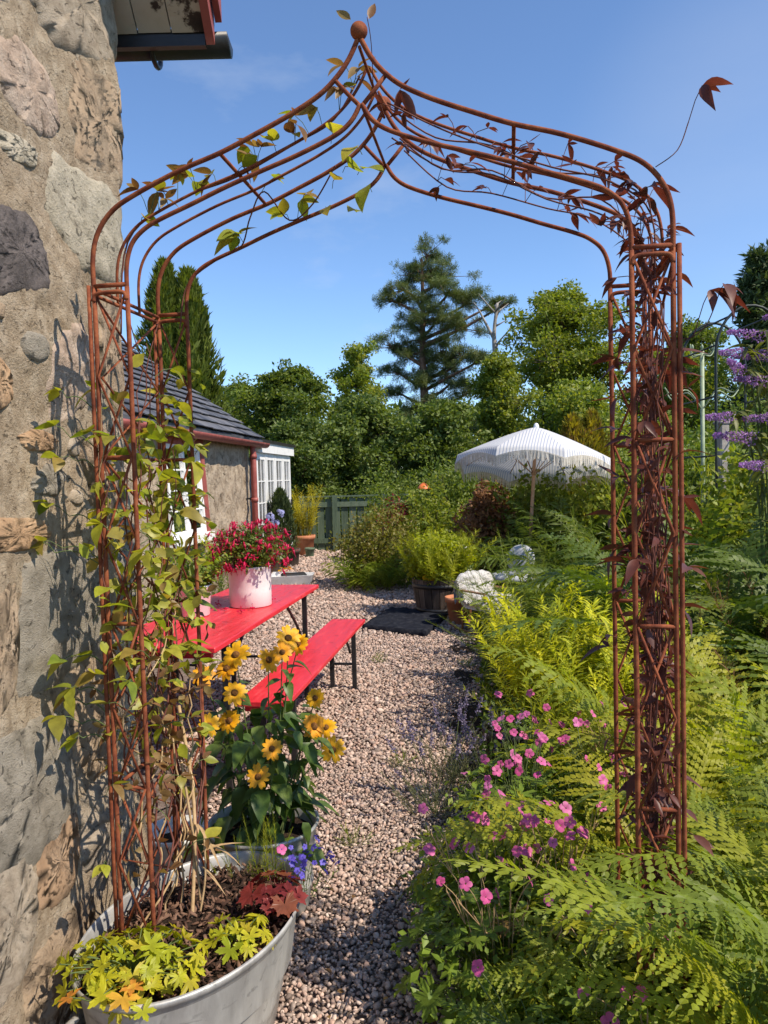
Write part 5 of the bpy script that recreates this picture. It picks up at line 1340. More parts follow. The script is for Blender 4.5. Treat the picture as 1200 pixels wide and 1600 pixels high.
for (m_, p) in ((cf, (.25, -.1, .36)), (cf, (.3, -.05, .12)), (of, (-.18, -.22, .06)), (of, (-.13, -.24, .04)), (cf, (.33, .0, .25))):
    mb = MB(); mb.tube([(p[0] * .7, p[1] * .7, -.01), p], .003, 4); sx_ = mb.build('stalk', stem_green, wd_); link('flower', m_, wd_, p, (.6, .1, 0))
pot('terracotta_pot', (.74, 7.72, 0), 'small terracotta pot beside the half barrel', terracotta, .10, .14, .27)
mt_ = MB(); N = 18; V = []; q4 = [Vector((-.244, 7.47, 0)), Vector((.356, 7.06, 0)), Vector((.64, 7.98, 0)), Vector((.056, 8.48, 0))]
cc = sum(q4, Vector()) / 4
for i in range(N + 1):
    for j in range(N + 1):
        u_, v_ = i / N, j / N; p = (q4[0] * (1 - u_) + q4[1] * u_) * (1 - v_) + (q4[3] * (1 - u_) + q4[2] * u_) * v_
        e = .025 * noise.noise(Vector((u_ * 4, v_ * 4, 3)))
        V.append((p.x - cc.x + e, p.y - cc.y + e, .058 + .020 * noise.noise(Vector((u_ * 6, v_ * 6, 8)))))
F_ = [(i * (N + 1) + j, (i + 1) * (N + 1) + j, (i + 1) * (N + 1) + j + 1, i * (N + 1) + j + 1) for i in range(N) for j in range(N)]
nv = len(V); V += [(x, y, .004) for x, y, z in V]
rim = [i * (N + 1) for i in range(N + 1)] + [N * (N + 1) + j for j in range(1, N + 1)] + [i * (N + 1) + N for i in range(N - 1, -1, -1)] + [j for j in range(N - 1, 0, -1)]
F_ += [(rim[k], rim[k] + nv, rim[(k + 1) % len(rim)] + nv, rim[(k + 1) % len(rim)]) for k in range(len(rim))]
mt_.add(V, F_); tag(mt_.build('floor_mat', matcloth, None, loc=cc), 'black navy mat lying on the gravel before the half barrel', 'mat')

# rocking chair with a fleece thrown over it
rk = empty('rocking_chair', (.98, 7.18, 0), 'wooden rocking chair on curved runners half hidden by foliage', 'chair', rz=-1.0 + PI); rk.scale = (.78, .78, .78)
for y in (-.24, .24):   # local x: front(-) to back(+)
    mb = MB(); mb.tube([(x, y, .02 + .16 * (x * 1.15) ** 2) for x in np.linspace(-.50, .50, 15)], .016, 7); mb.build('runner', chairwood, rk)
    for x, h in ((-.24, .36), (.24, .36)):
        mb = MB(); mb.tube([(x * 1.05, y, .03 + .16 * (x * 1.2) ** 2), (x * .95, y * .95, h)], .015, 7); mb.build('leg', chairwood, rk)
    mb = MB(); mb.tube([(.22, y, .36), (.275, y * .95, .62)], .016, 7); mb.build('back_post', chairwood, rk)
    mb = MB(); mb.box((.02, y * 1.06, .52), (.46, .045, .02), bev=.006); mb.build('armrest', chairwood, rk, False)
    mb = MB(); mb.tube([(-.2, y * 1.03, .37), (-.19, y * 1.05, .51)], .012, 6); mb.build('arm_post', chairwood, rk)
mb = MB(); mb.box((0, 0, .375), (.52, .50, .03), bev=.008); mb.build('seat', chairwood, rk, False)
for k in range(6):
    y = -.18 + .072 * k; mb = MB(); mb.box((.250, y, .50), (.012, .045, .22), (0, .21, 0)); mb.build('back_slat', chairwood, rk, False)
mb = MB(); mb.box((.275, 0, .60), (.03, .52, .07), (0, .21, 0), bev=.008); mb.build('top_rail', chairwood, rk, False)
# fleece: lumpy sheet over the seat, front edge and back
def drape(name, label, cat, loc, rz, pathpts, wid, mat, amp=.02, seed=1, th=.035):
    cv = bez(pathpts, 8); V = []; F_ = []; N = 16; m_ = len(cv)
    for lay in (0, 1):
        for i, p in enumerate(cv):
            d = (cv[min(i + 1, m_ - 1)] - cv[max(i - 1, 0)]).normalized(); nn = Vector((-d.z, 0, d.x)); nn = nn if lay == 0 else -nn * .15
            for j in range(N + 1):
                y = wid * (j / N - .5) * (1 + .10 * noise.noise(Vector((i * .4, seed, 0))))
                ed = 1 - abs(2 * j / N - 1) ** 4
                V.append(tuple(p + Vector((0, y, -.06 * (abs(2 * j / N - 1) ** 6) * (lay + .8))) + nn * (th * (ed + .1) + amp * fbm(Vector((i * .35, j * .5, seed)), 3))))
    off_ = m_ * (N + 1)
    for i in range(m_ - 1):
        for j in range(N):
            a = i * (N + 1) + j; F_.append((a, a + 1, a + N + 2, a + N + 1)); F_.append((off_ + a, off_ + a + N + 1, off_ + a + N + 2, off_ + a + 1))
    for i in range(m_ - 1):
        for j in (0, N):
            a = i * (N + 1) + j; F_.append((a, a + N + 1, off_ + a + N + 1, off_ + a))
    for j in range(N):
        for i in (0, m_ - 1):
            a = i * (N + 1) + j; F_.append((a, a + 1, off_ + a + 1, off_ + a))
    me = mk_mesh(name, V, F_, mat); o = link(name, me, None, loc, (0, 0, rz)); return tag(o, label, cat)
drape('sheepskin_throw', 'white sheepskin throw draped over the rocking chair seat', 'throw', rk.location, -1.0 + PI, [(-.34, 0, .14), (-.30, 0, .32), (-.23, 0, .42), (0, 0, .425), (.14, 0, .43), (.22, 0, .48), (.255, 0, .57), (.275, 0, .655), (.325, 0, .66), (.345, 0, .56), (.34, 0, .44)], .56, fleece, .03, 3, .05).scale = (.78, .78, .78)
gc = empty('garden_chair', (1.33, 7.95, 0), 'garden chair with round grey padded back under the parasol', 'chair', rz=-.5)
for x, y in ((-.22, -.2), (.22, -.2), (-.2, .22), (.2, .22)):
    mb = MB(); mb.tube([(x * 1.1, y * 1.1, 0), (x * .9, y * .9, .40)], .014, 7); mb.build('leg', blackmetal, gc)
mb = MB(); mb.lathe([(.02, .385), (.23, .385), (.26, .41), (.25, .45), (.18, .465), (.001, .462)], 28); mb.build('seat', greycloth, gc)
mb = MB(); V = []; mb.lathe([(.001, -.03), (.12, -.028), (.15, -.01), (.157, .015), (.145, .035), (.08, .045), (.001, .042)], 28); mb.build('backrest', greycloth, gc, loc=(0, .25, .58), rot=(PI / 2 - .25, 0, 0))
# fringed parasol
PB = Vector((1.66, 9.0, 0)); PDv = Vector((.10, .15, 1)).normalized()
pa = empty('parasol', PB, 'white striped fringed parasol with wooden pole among the ferns', 'parasol')
qt = PDv.to_track_quat('Z', 'Y').to_matrix()
PL = 2.07
mb = MB(); mb.tube([(0, 0, 0), PDv * PL], .021, 12); mb.build('pole', polewood, pa)
R_, drop = .95, .43; nr = 8
apex = PDv * (PL + .01)
def pc(th, t, extra=0.0, sag=0.0):
    r_ = R_ * t; z = -drop * (t ** 1.18) - extra - sag
    return apex + qt @ Vector((r_ * math.cos(th), r_ * math.sin(th), z))
ph0 = -PI / 2 - .05
for k in range(nr):
    a0 = ph0 + 2 * PI * k / nr; a1 = ph0 + 2 * PI * (k + 1) / nr; V = []; UV = []; NA, NT = 10, 10
    am = (a0 + a1) / 2
    for i in range(NT + 1):
        t = i / NT
        for j in range(NA + 1):
            u_ = j / NA; th = a0 + (a1 - a0) * u_; bow = math.sin(PI * u_)
            chord = math.cos((a1 - a0) / 2) / math.cos(th - am)
            p = pc(th, t * (chord * .97 + .03), 0, .018 * bow * t * t)
            V.append(p); UV.append((R_ * t * math.sin(th - am), R_ * t))
    # valance with scalloped lower edge
    for i in range(1, 4):
        for j in range(NA + 1):
            u_ = j / NA; th = a0 + (a1 - a0) * u_; bow = math.sin(PI * u_); chord = math.cos((a1 - a0) / 2) / math.cos(th - am)
            p = pc(th, (chord * .97 + .03) * (1.0 + .008 * i), (.045 + .055 * (1 - bow)) * i / 3 + .0, .018 * bow)
            V.append(p); UV.append((R_ * math.sin(th - am), R_ + .03 * i))
    F_ = []
    for i in range(NT + 3):
        for j in range(NA):
            a = i * (NA + 1) + j; F_.append((a, a + 1, a + NA + 2, a + NA + 1))
    cp = link('canopy_panel', mk_mesh('canopy_panel', V, F_, stripe_m, True, None, UV), pa)
    # fringe strings
    mb = MB(); nf = 60
    for j in range(nf):
        u_ = (j + .5) / nf; th = a0 + (a1 - a0) * u_; bow = math.sin(PI * u_); chord = math.cos((a1 - a0) / 2) / math.cos(th - am)
        ex = (.045 + .055 * (1 - bow))
        p = pc(th, (chord * .97 + .03) * 1.026, ex - .012, .018 * bow); tn = qt @ Vector((-math.sin(th), math.cos(th), 0)) * .0070
        ln = RND.uniform(.085, .125); dn = Vector((RND.uniform(-.012, .012), RND.uniform(-.012, .012), -ln))
        mb.add([p - tn, p + tn, p + tn * .8 + dn, p - tn * .8 + dn], [(0, 1, 2, 3)], RND.random())
    mb.build('fringe', fringe_m, cp, False)
    mb = MB(); mb.tube([apex + qt @ Vector((.03 * math.cos(a0), .03 * math.sin(a0), -.03)), pc(a0, .5, .012), pc(a0, .98, .012)], .006, 5); mb.build('rib', polewood, pa)
    mb = MB(); mb.tube([PDv * (PL - .55) + qt @ Vector((.03 * math.cos(a0), .03 * math.sin(a0), 0)), pc(a0, .5, .02)], .005, 5); mb.build('strut', polewood, pa)
mb = MB(); mb.lathe([(.001, .03), (.028, .028), (.03, -.02), (.021, -.03)], 14); mb.build('runner', polewood, pa, loc=PDv * (PL - .55))
mb = MB(); mb.lathe([(.030, -.02), (.034, .0), (.03, .025), (.018, .045), (.001, .052)], 16); mb.build('cap_finial', whitepaint, pa, loc=apex)

# orange enamel feeder on a pole
of_ = empty('bird_feeder', (.63, 12, 0), 'small orange dome on a thin pole among the shrubs', 'bird feeder')
mb = MB(); mb.tube([(0, 0, 0), (0, 0, 1.34)], .012, 7); mb.build('pole', darkiron, of_)
mb = MB(); mb.lathe([(.10, 1.29), (.092, 1.32), (.06, 1.36), (.02, 1.385), (.001, 1.39)], 24); mb.build('dome', orangepaint, of_)
mb = MB(); mb.lathe([(.001, 1.20), (.07, 1.20), (.075, 1.22)], 20); mb.build('seed_tray', darkiron, of_)

# ------------------------------------------------------------------ far metalwork on the right
a2 = empty('wire_arch', (3.12, 6.5, 0), 'thin dark green wire arch behind the buddleia', 'garden arch')
def hoop2(y, w_, mat_=darkiron, r_=.012):
    mb = MB(); pts = [(-w_, y, z) for z in np.linspace(0, 2.45, 6)] + [(-w_ * math.cos(t), y, 2.45 + .40 * math.sin(t)) for t in np.linspace(.15, PI - .15, 14)] + [(w_, y, z) for z in np.linspace(2.45, 0, 6)]
    mb.tube(pts, r_, 7); mb.build('hoop', mat_, a2)
hoop2(0, .30); hoop2(.75, .30)
for (t) in (.2, .9, PI - .9, PI - .2):
    mb = MB(); mb.tube([(-.30 * math.cos(t), 0, 2.45 + .40 * math.sin(t)), (-.30 * math.cos(t), .75, 2.45 + .40 * math.sin(t))], .008, 6); mb.build('cross_bar', darkiron, a2)
for z in (.6, 1.1, 1.6, 2.1):
    for x in (-.30, .30):
        mb = MB(); mb.tube([(x, 0, z), (x, .75, z)], .008, 6); mb.build('cross_bar', darkiron, a2)
tl = empty('ornate_stake', (3.33, 8, 0), 'sage green ornamental garden stake with scrolled top', 'garden stake')
mb = MB(); mb.tube([(0, 0, 0), (0, 0, 2.72)], .022, 8); mb.build('stake', paleiron, tl)
for k in range(4):
    a = k * PI / 2 + .4; ca, sa = math.cos(a), math.sin(a)
    mb = MB(); mb.tube(bez([(0, 0, 2.68), (.10 * ca, .10 * sa, 2.66), (.15 * ca, .15 * sa, 2.70), (.16 * ca, .16 * sa, 2.77)], 5), .007, 6); mb.build('scroll', paleiron, tl)
    mb = MB(); mb.tube(bez([(0, 0, 2.10), (.20 * ca, .2 * sa, 2.30), (.40 * ca, .4 * sa, 2.24), (.50 * ca, .5 * sa, 2.32)], 5), .007, 6); mb.build('scroll', paleiron, tl)
for k in range(3):
    mb = MB(); mb.lathe([(.001, 0), (.012, .012), (.016, .03), (.008, .05), (.001, .06)], 10); mb.build('bud', paleiron, tl, loc=(.10 * (k - 1), 0, 2.72))
wp_ = empty('timber_post', (3.09, 7.0, 0), 'pale weathered timber post beside the wire arch', 'post')
mb = MB(); mb.box((0, 0, .95), (.10, .09, 1.9), (.0, .0, .3), bev=.012); mb.build('post_shaft', deadwood, wp_, False)
mb = MB(); mb.box((0, 0, 1.905), (.12, .11, .03), (.0, .0, .3), bev=.008); mb.build('post_cap', deadwood, wp_, False)

# ================================================================== PLANTS
# ------------------------------------------------------------------ climber on the left leg
ovate = lambda t: math.sin(PI * t ** .70) ** .9
CL = [leaf_mesh('leaf', .062, .044, L_climb, .22, .30, 6, shape=ovate), leaf_mesh('leaf', .054, .034, L_climb, .35, -.12, 6, shape=ovate), leaf_mesh('leaf', .068, .042, L_climb, .15, .55, 6, shape=ovate, wave=.03), leaf_mesh('leaf', .046, .032, L_climb, .3, .2, 5, shape=ovate)]
BR = [leaf_mesh('leaf', .060, .026, L_bronze, .3, .3, 6), leaf_mesh('leaf', .050, .022, L_bronze, .4, -.1, 5)]
lc = empty('climbing_plant', AP(-.65, .18, .29), 'green leaved climber twining up the left arch leg', 'climber', 'climbers on the arch')
lco = Vector(lc.location)
rr = random.Random(21)
def vine_path(a0, b0, z0, z1, r_, turns, ph, n_=26, jit=.012, sgn=-1):
    P = []
    for k in range(n_):
        t = k / (n_ - 1); an = ph + turns * 2 * PI * t
        a = a0 + r_ * .6 * math.cos(an) + rr.uniform(-jit, jit); b = b0 + r_ * 1.6 * math.sin(an) + rr.uniform(-jit, jit)
        P.append(AP(a, b, z0 + (z1 - z0) * t))
    return P
lstems = []
for k in range(17):
    z1 = rr.uniform(1.0, 1.95); P = vine_path(-.65 + rr.uniform(-.04, .04), .18 + rr.uniform(-.10, .12), .27, z1, rr.uniform(.03, .10), rr.uniform(.4, 1.8), rr.uniform(0, 6))
    lstems.append(P); mb = MB(); Q = bez([p - lco for p in P], 2); mb.tube(Q, [.0034 * (1 - .6 * i / len(Q)) for i in range(len(Q))], 5, cap=False)
    mb.build('stem', stem_red if k % 3 else stem_straw, lc)
# stem that follows the left roof
P = [AP(-.69, .12, 1.9), AP(-.66, .12, 2.14), AP(-.52, .13, 2.24), AP(-.36, .14, 2.29), AP(-.2, .14, 2.36), AP(-.1, .16, 2.42), AP(-.03, .16, 2.52)]
mb = MB(); mb.tube(bez([p - lco for p in P], 6), .0025, 5); mb.build('stem', stem_red, lc); 
P2 = [AP(-.62, .34, 1.95), AP(-.60, .36, 2.08), AP(-.5, .36, 2.15), AP(-.42, .33, 2.17), AP(-.38, .30, 2.24), AP(-.33, .28, 2.30), AP(-.28, .35, 2.24), AP(-.21, .35, 2.28), AP(-.12, .25, 2.34)]
mb = MB(); mb.tube(bez([p - lco for p in P2], 6), .0022, 5); mb.build('stem', stem_red, lc)
def triple(parent, origin, p, leaves, out, rr, sc_, nl=3, stem=None, gather=None):
    """a leaf stalk from p carrying nl leaves, tipped outwards along `out`"""
    out = Vector(out).normalized(); st_l = rr.uniform(.02, .06)
    q = p + out * st_l + Vector((0, 0, rr.uniform(-.005, .03)))
    if gather is not None: gather.tube([p - origin, p.lerp(q, .5) + Vector((0, 0, .008)) - origin, q - origin], .0011, 4, cap=False)
    base_a = math.atan2(out.y, out.x) - PI / 2
    for k in range(nl):
        da = (k - (nl - 1) / 2) * rr.uniform(.8, 1.25)
        tilt = rr.uniform(-.7, .5)
        rot = Matrix.Rotation(base_a + da, 3, 'Z') @ Matrix.Rotation(tilt, 3, 'X') @ Matrix.Rotation(rr.uniform(-.7, .7), 3, 'Y')
        link('leaf', rr.choice(leaves), parent, q - origin, rot.to_euler(), sc_ * rr.uniform(.7, 1.2))
gl_ = MB()
for k in range(122):
    z = rr.triangular(.42, 1.92, 1.30)
    a = -.65 + rr.gauss(0, .055); b = rr.uniform(-.05, AD + .05)
    p = AP(a, b, z); an = rr.uniform(0, 6.28)
    out = (math.cos(an) + .35, math.sin(an) - .45, rr.uniform(-.2, .5))
    low = z < .95
    triple(lc, lco, p, BR + CL[:2] if low and rr.random() < .7 else (CL if rr.random() < .93 else BR), out, rr, 0.8 if low else .92, rr.choice((2, 2, 3)), gather=gl_)
# shoots that reach out towards the wall
for (a, b, z) in ((-.77, -.02, 1.72), (-.76, -.03, 1.62), (-.75, -.02, 1.56), (-.79, .0, 1.42), (-.80, -.02, 1.34), (-.81, -.04, 1.33), (-.77, -.02, 1.06), (-.76, -.04, .98), (-.77, .0, .93), (-.745, -.06, .90), (-.75, -.05, .86)):
    p0 = AP(-.70, .02, z - .05); p = AP(a, b, z)
    gl_.tube(bez([p0 - lco, p0.lerp(p, .6) + Vector((0, 0, .02)) - lco, p - lco], 4), .0016, 4, cap=False)
    triple(lc, lco, p, CL, (-.6, -.5, rr.uniform(-.1, .4)), rr, .85, 3, gather=gl_)
for k in range(32):
    t = rr.uniform(.2, 1.0); Pp = bez(P if k % 5 < 4 else P2, 6); p = Pp[int(t * (len(Pp) - 1))]
    triple(lc, lco, p, (BR + [CL[3]]) if k % 5 < 4 else CL, (rr.uniform(-.6, .6), rr.uniform(-.6, .3), rr.uniform(.4, 1.0)), rr, 1.0, rr.choice((2, 3)), gather=gl_)
for (a, b, z) in ((-.09, .20, 2.30), (-.13, .25, 2.28), (-.06, .25, 2.31), (-.03, .3, 2.28), (-.16, .30, 2.24), (-.08, .33, 2.24), (-.04, .22, 2.35), (-.11, .16, 2.36)):
    p = AP(a, b, z); triple(lc, lco, p, [CL[0], CL[2]], (rr.uniform(-.5, .5), -.6, -.3), rr, 1.15, 1, gather=gl_)
T_OV = ([(0, 0, 0), (.26, .3, .07), (.3, .6, .07), (0, 1, -.1), (-.3, .6, .07), (-.26, .3, .07), (0, .5, 0)], [(0, 1, 6), (1, 2, 6), (2, 3, 6), (3, 4, 6), (4, 5, 6), (5, 0, 6)])
g = np.random.default_rng(31); ne = 460
zz = np.concatenate([g.triangular(.32, .8, 1.25, 200), g.triangular(.7, 1.35, 1.9, 260)])
PP = np.array([tuple(AP(-.65 + g.normal(0, .05), g.uniform(-.05, AD + .05), z) - lco) for z in zz])
link('small_leaves', scatter('small_leaves', T_OV[0], T_OV[1], PP[200:], rand_frames(260, .8, g), g.uniform(.03, .058, 260), L_climb, smooth=True), lc)['kind'] = 'stuff'
link('bronze_leaves', scatter('bronze_leaves', T_OV[0], T_OV[1], PP[:200], rand_frames(200, .6, g), g.uniform(.022, .045, 200), L_bronze, smooth=True), lc)['kind'] = 'stuff'
gl_.build('stalks', stem_green, lc)['kind'] = 'stuff'

# ------------------------------------------------------------------ dark red climber on the right leg and roof
lance = lambda t: math.sin(PI * t ** .85) ** 1.1
RD = [leaf_mesh('leaf', .066, .023, L_red, .35, .35, 6, shape=lance), leaf_mesh('leaf', .056, .020, L_red, .3, -.15, 6, shape=lance), leaf_mesh('leaf', .075, .026, L_red, .3, .6, 6, shape=lance), leaf_mesh('leaf', .046, .018, L_red, .4, .1, 5, shape=lance)]
rc_ = empty('climbing_plant', AP(.65, .18, .02), 'dark red leaved climber packed inside the right arch leg', 'climber', 'climbers on the arch')
rco = Vector(rc_.location)
for k in range(18):
    z1 = rr.uniform(1.7, 2.06); P = vine_path(.664 + rr.uniform(-.02, .02), .12 + rr.uniform(-.09, .09), .05, z1, rr.uniform(.01, .035), rr.uniform(.2, 1.2), rr.uniform(0, 6), jit=.008)
    mb = MB(); Q = bez([p - rco for p in P], 2); mb.tube(Q, [.0029 * (1 - .5 * i / len(Q)) for i in range(len(Q))], 5, cap=False); mb.build('stem', stem_red, rc_)
roofs = []
for (b, dz, e) in ((.05, .0, 0), (.12, .02, 1), (.2, -.01, 2), (.28, -.03, 3), (.14, -.05, 4)):
    P = [AP(.67, b, 1.9), AP(.66, b, 2.08 + dz), AP(.57, b, 2.17 + dz), AP(.44, b + .02, 2.22 + dz), AP(.30, b, 2.28 + dz), AP(.17, b + .02, 2.32 + dz), AP(.06, b, 2.40 + dz)]
    Q = bez([p + Vector((rr.uniform(-.01, .01), rr.uniform(-.01, .01), rr.uniform(-.015, .015))) for p in P], 5); roofs.append(Q)
    mb = MB(); mb.tube([p - rco for p in Q], .0022, 5); mb.build('stem', stem_red, rc_)
gr_ = MB()
for k in range(118):
    z = rr.uniform(.60, 1.98); p = AP(.665 + rr.gauss(0, .024), rr.uniform(-.01, .25), z); an = rr.uniform(0, 6.28)
    triple(rc_, rco, p, RD, (math.cos(an) * .8, math.sin(an) * .8 - .2, rr.uniform(-.1, .5)), rr, rr.choice((.7, .9, 1.1)), rr.choice((2, 3)), gather=gr_)
for k in range(72):
    Q = rr.choice(roofs); t = min(.99, rr.random() ** 1.7); p = Q[int((.15 + .85 * t) * (len(Q) - 1))]
    triple(rc_, rco, p, RD, (rr.uniform(-.7, .7), rr.uniform(-.7, .5), rr.uniform(-.3, .9)), rr, rr.choice((.55, .7, .85)), rr.choice((2, 3, 3)), gather=gr_)
for (a, b, z, p0) in ((.73, .0, 2.26, (.66, 0, 2.17)), (.78, -.02, 1.86, (.71, 0, 1.78)), (.745, 0, 1.82, (.70, 0, 1.79))):
    p = AP(a, b, z); q0 = AP(*p0); gr_.tube(bez([q0 - rco, q0.lerp(p, .5) + Vector((.012, 0, -.012)) - rco, p - rco], 5), .0015, 4, cap=False)
    triple(rc_, rco, p, [RD[2], RD[0]], (.3, -.3, .7), rr, 1.0, 3, gather=gr_)
g = np.random.default_rng(32); ne = 420
PP = np.array([tuple(AP(.665 + g.normal(0, .02), g.uniform(-.01, .24), z) - rco) for z in g.uniform(.45, 2.02, ne)])
T_LN = ([(0, 0, 0), (.14, .35, .05), (.13, .65, .05), (0, 1, -.12), (-.13, .65, .05), (-.14, .35, .05), (0, .5, 0)], T_OV[1])
link('small_leaves', scatter('small_leaves', T_LN[0], T_LN[1], PP, rand_frames(ne, .5, g), g.uniform(.03, .065, ne), L_red, smooth=True), rc_)['kind'] = 'stuff'
gr_.build('stalks', stem_red, rc_)['kind'] = 'stuff'
# two leaf tips standing on the finial
tip = empty('climber_tip', AP(0, .0, 2.52), 'two pale upright leaf tips by the arch finial', 'climber')
for (dx, ry) in ((-.018, -.9), (.024, .35)):
    link('leaf', BR[1], tip, (dx, -.004, .045), Matrix.Rotation(ry, 3, 'Y').to_4x4().to_euler() if False else (1.25, ry, 0), .9)
mb = MB(); mb.tube(bez([(.03, .1, -.08), (.028, .02, .0), (.02, -.004, .05)], 4), .0012, 4); mb.build('stem', stem_red, tip)

# ------------------------------------------------------------------ ferns
def frset(mat, L, wid, npin, detail, npl=8, shape='lance', rise=1.15, arch=.5, k=6):
    return [frond_mesh('frond', L, wid * (1 + .08 * i), npin, mat, detail, arch * (.7 + .16 * i), (-.15, .1, .28, -.05, .0, -.3)[i % 6], shape, rise - .09 * i, npl, .25, i + int(L * 100)) for i in range(k)]
F_near = frset(L_fern, .56, .095, 30, True, 8, arch=.72)
F_nearL = frset(L_fernlight, .56, .095, 30, True, 8, arch=.66)
F_bright = frset(L_fernlight, 1.0, .24, 20, True, 9, 'tri', 1.35, .48)
F_mid = frset(L_fern, 1.05, .20, 26, True, 7, 'lance', 1.35, .5)
F_dark = frset(L_ferndark, 1.25, .21, 28, True, 6, 'lance', 1.35, .55)
F_far = frset(L_ferndark, 1.4, .25, 30, False, 6, 'lance', 1.35, .5)
F_farL = frset(L_fern, 1.2, .26, 28, False, 6, 'lance', 1.35, .45)
def fern(x, y, z0, label, group, frs, n_=12, s=(.8, 1.1), tilt=(-.25, .35), rr=random.Random(3)):
    o = empty('fern', (x, y, z0), label, 'fern', group)
    a0 = rr.uniform(0, 6.28)
    for i in range(n_):
        a = a0 + i * 2.39996 + rr.uniform(-.25, .25); inner = i / n_
        tl = (tilt[0] + (tilt[1] - tilt[0]) * rr.random()) + .35 * (inner - .5)
        rot = Matrix.Rotation(a, 3, 'Z') @ Matrix.Rotation(tl, 3, 'X') @ Matrix.Rotation(rr.uniform(-.35, .35), 3, 'Y')
        link('frond', frs[i % len(frs)], o, (.03 * math.cos(a), .03 * math.sin(a), 0), rot.to_euler(), rr.uniform(*s))
    return o
F_brown = frset(L_fernbrown, .55, .09, 22, True, 7, arch=1.0, k=2)
for i, (x, y, wh) in enumerate(((.50, 1.80, 'behind the front geranium'), (.82, 1.58, 'directly below the right arch leg in front'), (1.12, 1.66, 'right of the right arch leg foot'), (.88, 2.00, 'just behind the right arch leg foot'), (1.20, 2.05, 'in the second row right of the arch leg'), (1.42, 1.92, 'cut by the right picture edge low down'), (1.0, 1.38, 'in the bottom right corner'), (.70, 2.18, 'between geraniums and right arch leg'),
        (1.30, 2.40, 'under the bright bracken right of the arch'), (.66, 1.72, 'left of the right arch leg foot'), (1.02, 1.85, 'touching the right arch leg foot'), (.30, 1.62, 'smallest on the gravel edge at the bottom'), (1.28, 1.70, 'halfway between arch leg and right edge'), (.48, 2.02, 'amid the pink geraniums'))):
    fern(x, y, .05, 'low arching fern ' + wh, 'foreground ferns', (F_near, F_nearL, F_near)[i % 3] + (F_brown if i % 4 == 1 else []), 20, (.5, .95), (-.45, .5))
F_tall = frset(L_fern, .86, .12, 34, True, 8, 'lance', 1.4, .55)
F_tallL = frset(L_fernlight, .82, .125, 32, True, 8, 'lance', 1.4, .55)
for i, (x, y, wh) in enumerate(((.72, 1.52, 'left of the right arch foot'), (.80, 1.40, 'hiding the front of the right arch foot'), (.95, 1.58, 'on the outer side of the right arch foot'), (1.15, 1.48, 'between right arch foot and picture corner'), (1.10, 1.95, 'pressed behind the outer arch post'), (.78, 2.30, 'behind the inner arch post'))):
    fern(x, y, .15, 'knee high fern ' + wh, 'ferns hiding the arch foot', (F_tall, F_tallL)[i % 2], 17, (.9, 1.25) if i else (.5, .72), (-.5, .25))
for (x, y, wh) in ((1.22, 2.75, 'closest behind the arch leg'), (1.55, 2.62, 'in the middle of its clump'), (1.42, 3.10, 'behind the others by the dry mound'), (1.80, 3.05, 'highest at the right edge'), (1.12, 3.15, 'leftmost behind the red climber'), (1.72, 2.30, 'lowest at the right edge'), (2.05, 2.75, 'cut by the right edge at mid height')):
    fern(x, y, .10, 'bright yellow green bracken ' + wh, 'bright bracken', F_bright, 12, (.75, 1.08), (-.4, .3))
for (x, y, wh) in ((1.98, 4.3, 'beside the dry mound'), (2.35, 4.55, 'directly below the lilac spikes'), (2.75, 5.1, 'behind at the right edge'), (2.2, 5.2, 'behind the red climber'), (1.9, 4.85, 'next to the right arch leg'), (2.75, 4.3, 'nearest the right edge'), (3.1, 4.8, 'furthest right under the wire arch'), (2.45, 3.9, 'low right of the dry mound')):
    fern(x, y, .12, 'tall dark fern under the buddleia ' + wh, 'dark ferns below the buddleia', F_dark, 13, (1.0, 1.4), (-.4, .25))
for (x, y, wh) in ((1.50, 5.05, 'just above the golden clump'), (1.85, 5.75, 'seen through the right arch leg'), (1.5, 6.0, 'below the parasol pole'), (1.28, 5.35, 'beside the asparagus fern'), (1.55, 4.4, 'right of the golden clump'), (1.78, 6.4, 'furthest back of its bank')):
    fern(x, y, .1, 'green fern ' + wh, 'ferns behind the golden clump', F_mid, 12, (.75, 1.1), (-.4, .3))
for (x, y, wh) in ((1.95, 7.9, 'at the parasol pole'), (2.35, 8.15, 'right of the parasol pole'), (2.65, 8.6, 'under the right parasol rim'), (2.05, 8.5, 'behind the parasol pole'), (2.9, 7.8, 'furthest right seen through the arch leg'), (2.2, 7.3, 'in front of the parasol on the right'), (2.6, 7.2, 'low in front of the right parasol rim'), (1.75, 8.5, 'left of the parasol pole')):
    fern(x, y, .1, 'tall deep green fern ' + wh, 'ferns below the parasol', F_far, 13, (.85, 1.15), (-.45, .2))
for (x, y, wh) in ((-.28, 10.05, 'centre front'), (.02, 9.95, 'on its right by the barrel'), (.25, 10.1, 'hidden behind the barrel foliage'), (-.45, 10.25, 'on its left by the fence')):
    fern(x, y, 0, 'low fern at the foot of the russet shrub ' + wh, 'ferns at the russet shrub', F_farL, 11, (.45, .62), (-.1, .5))

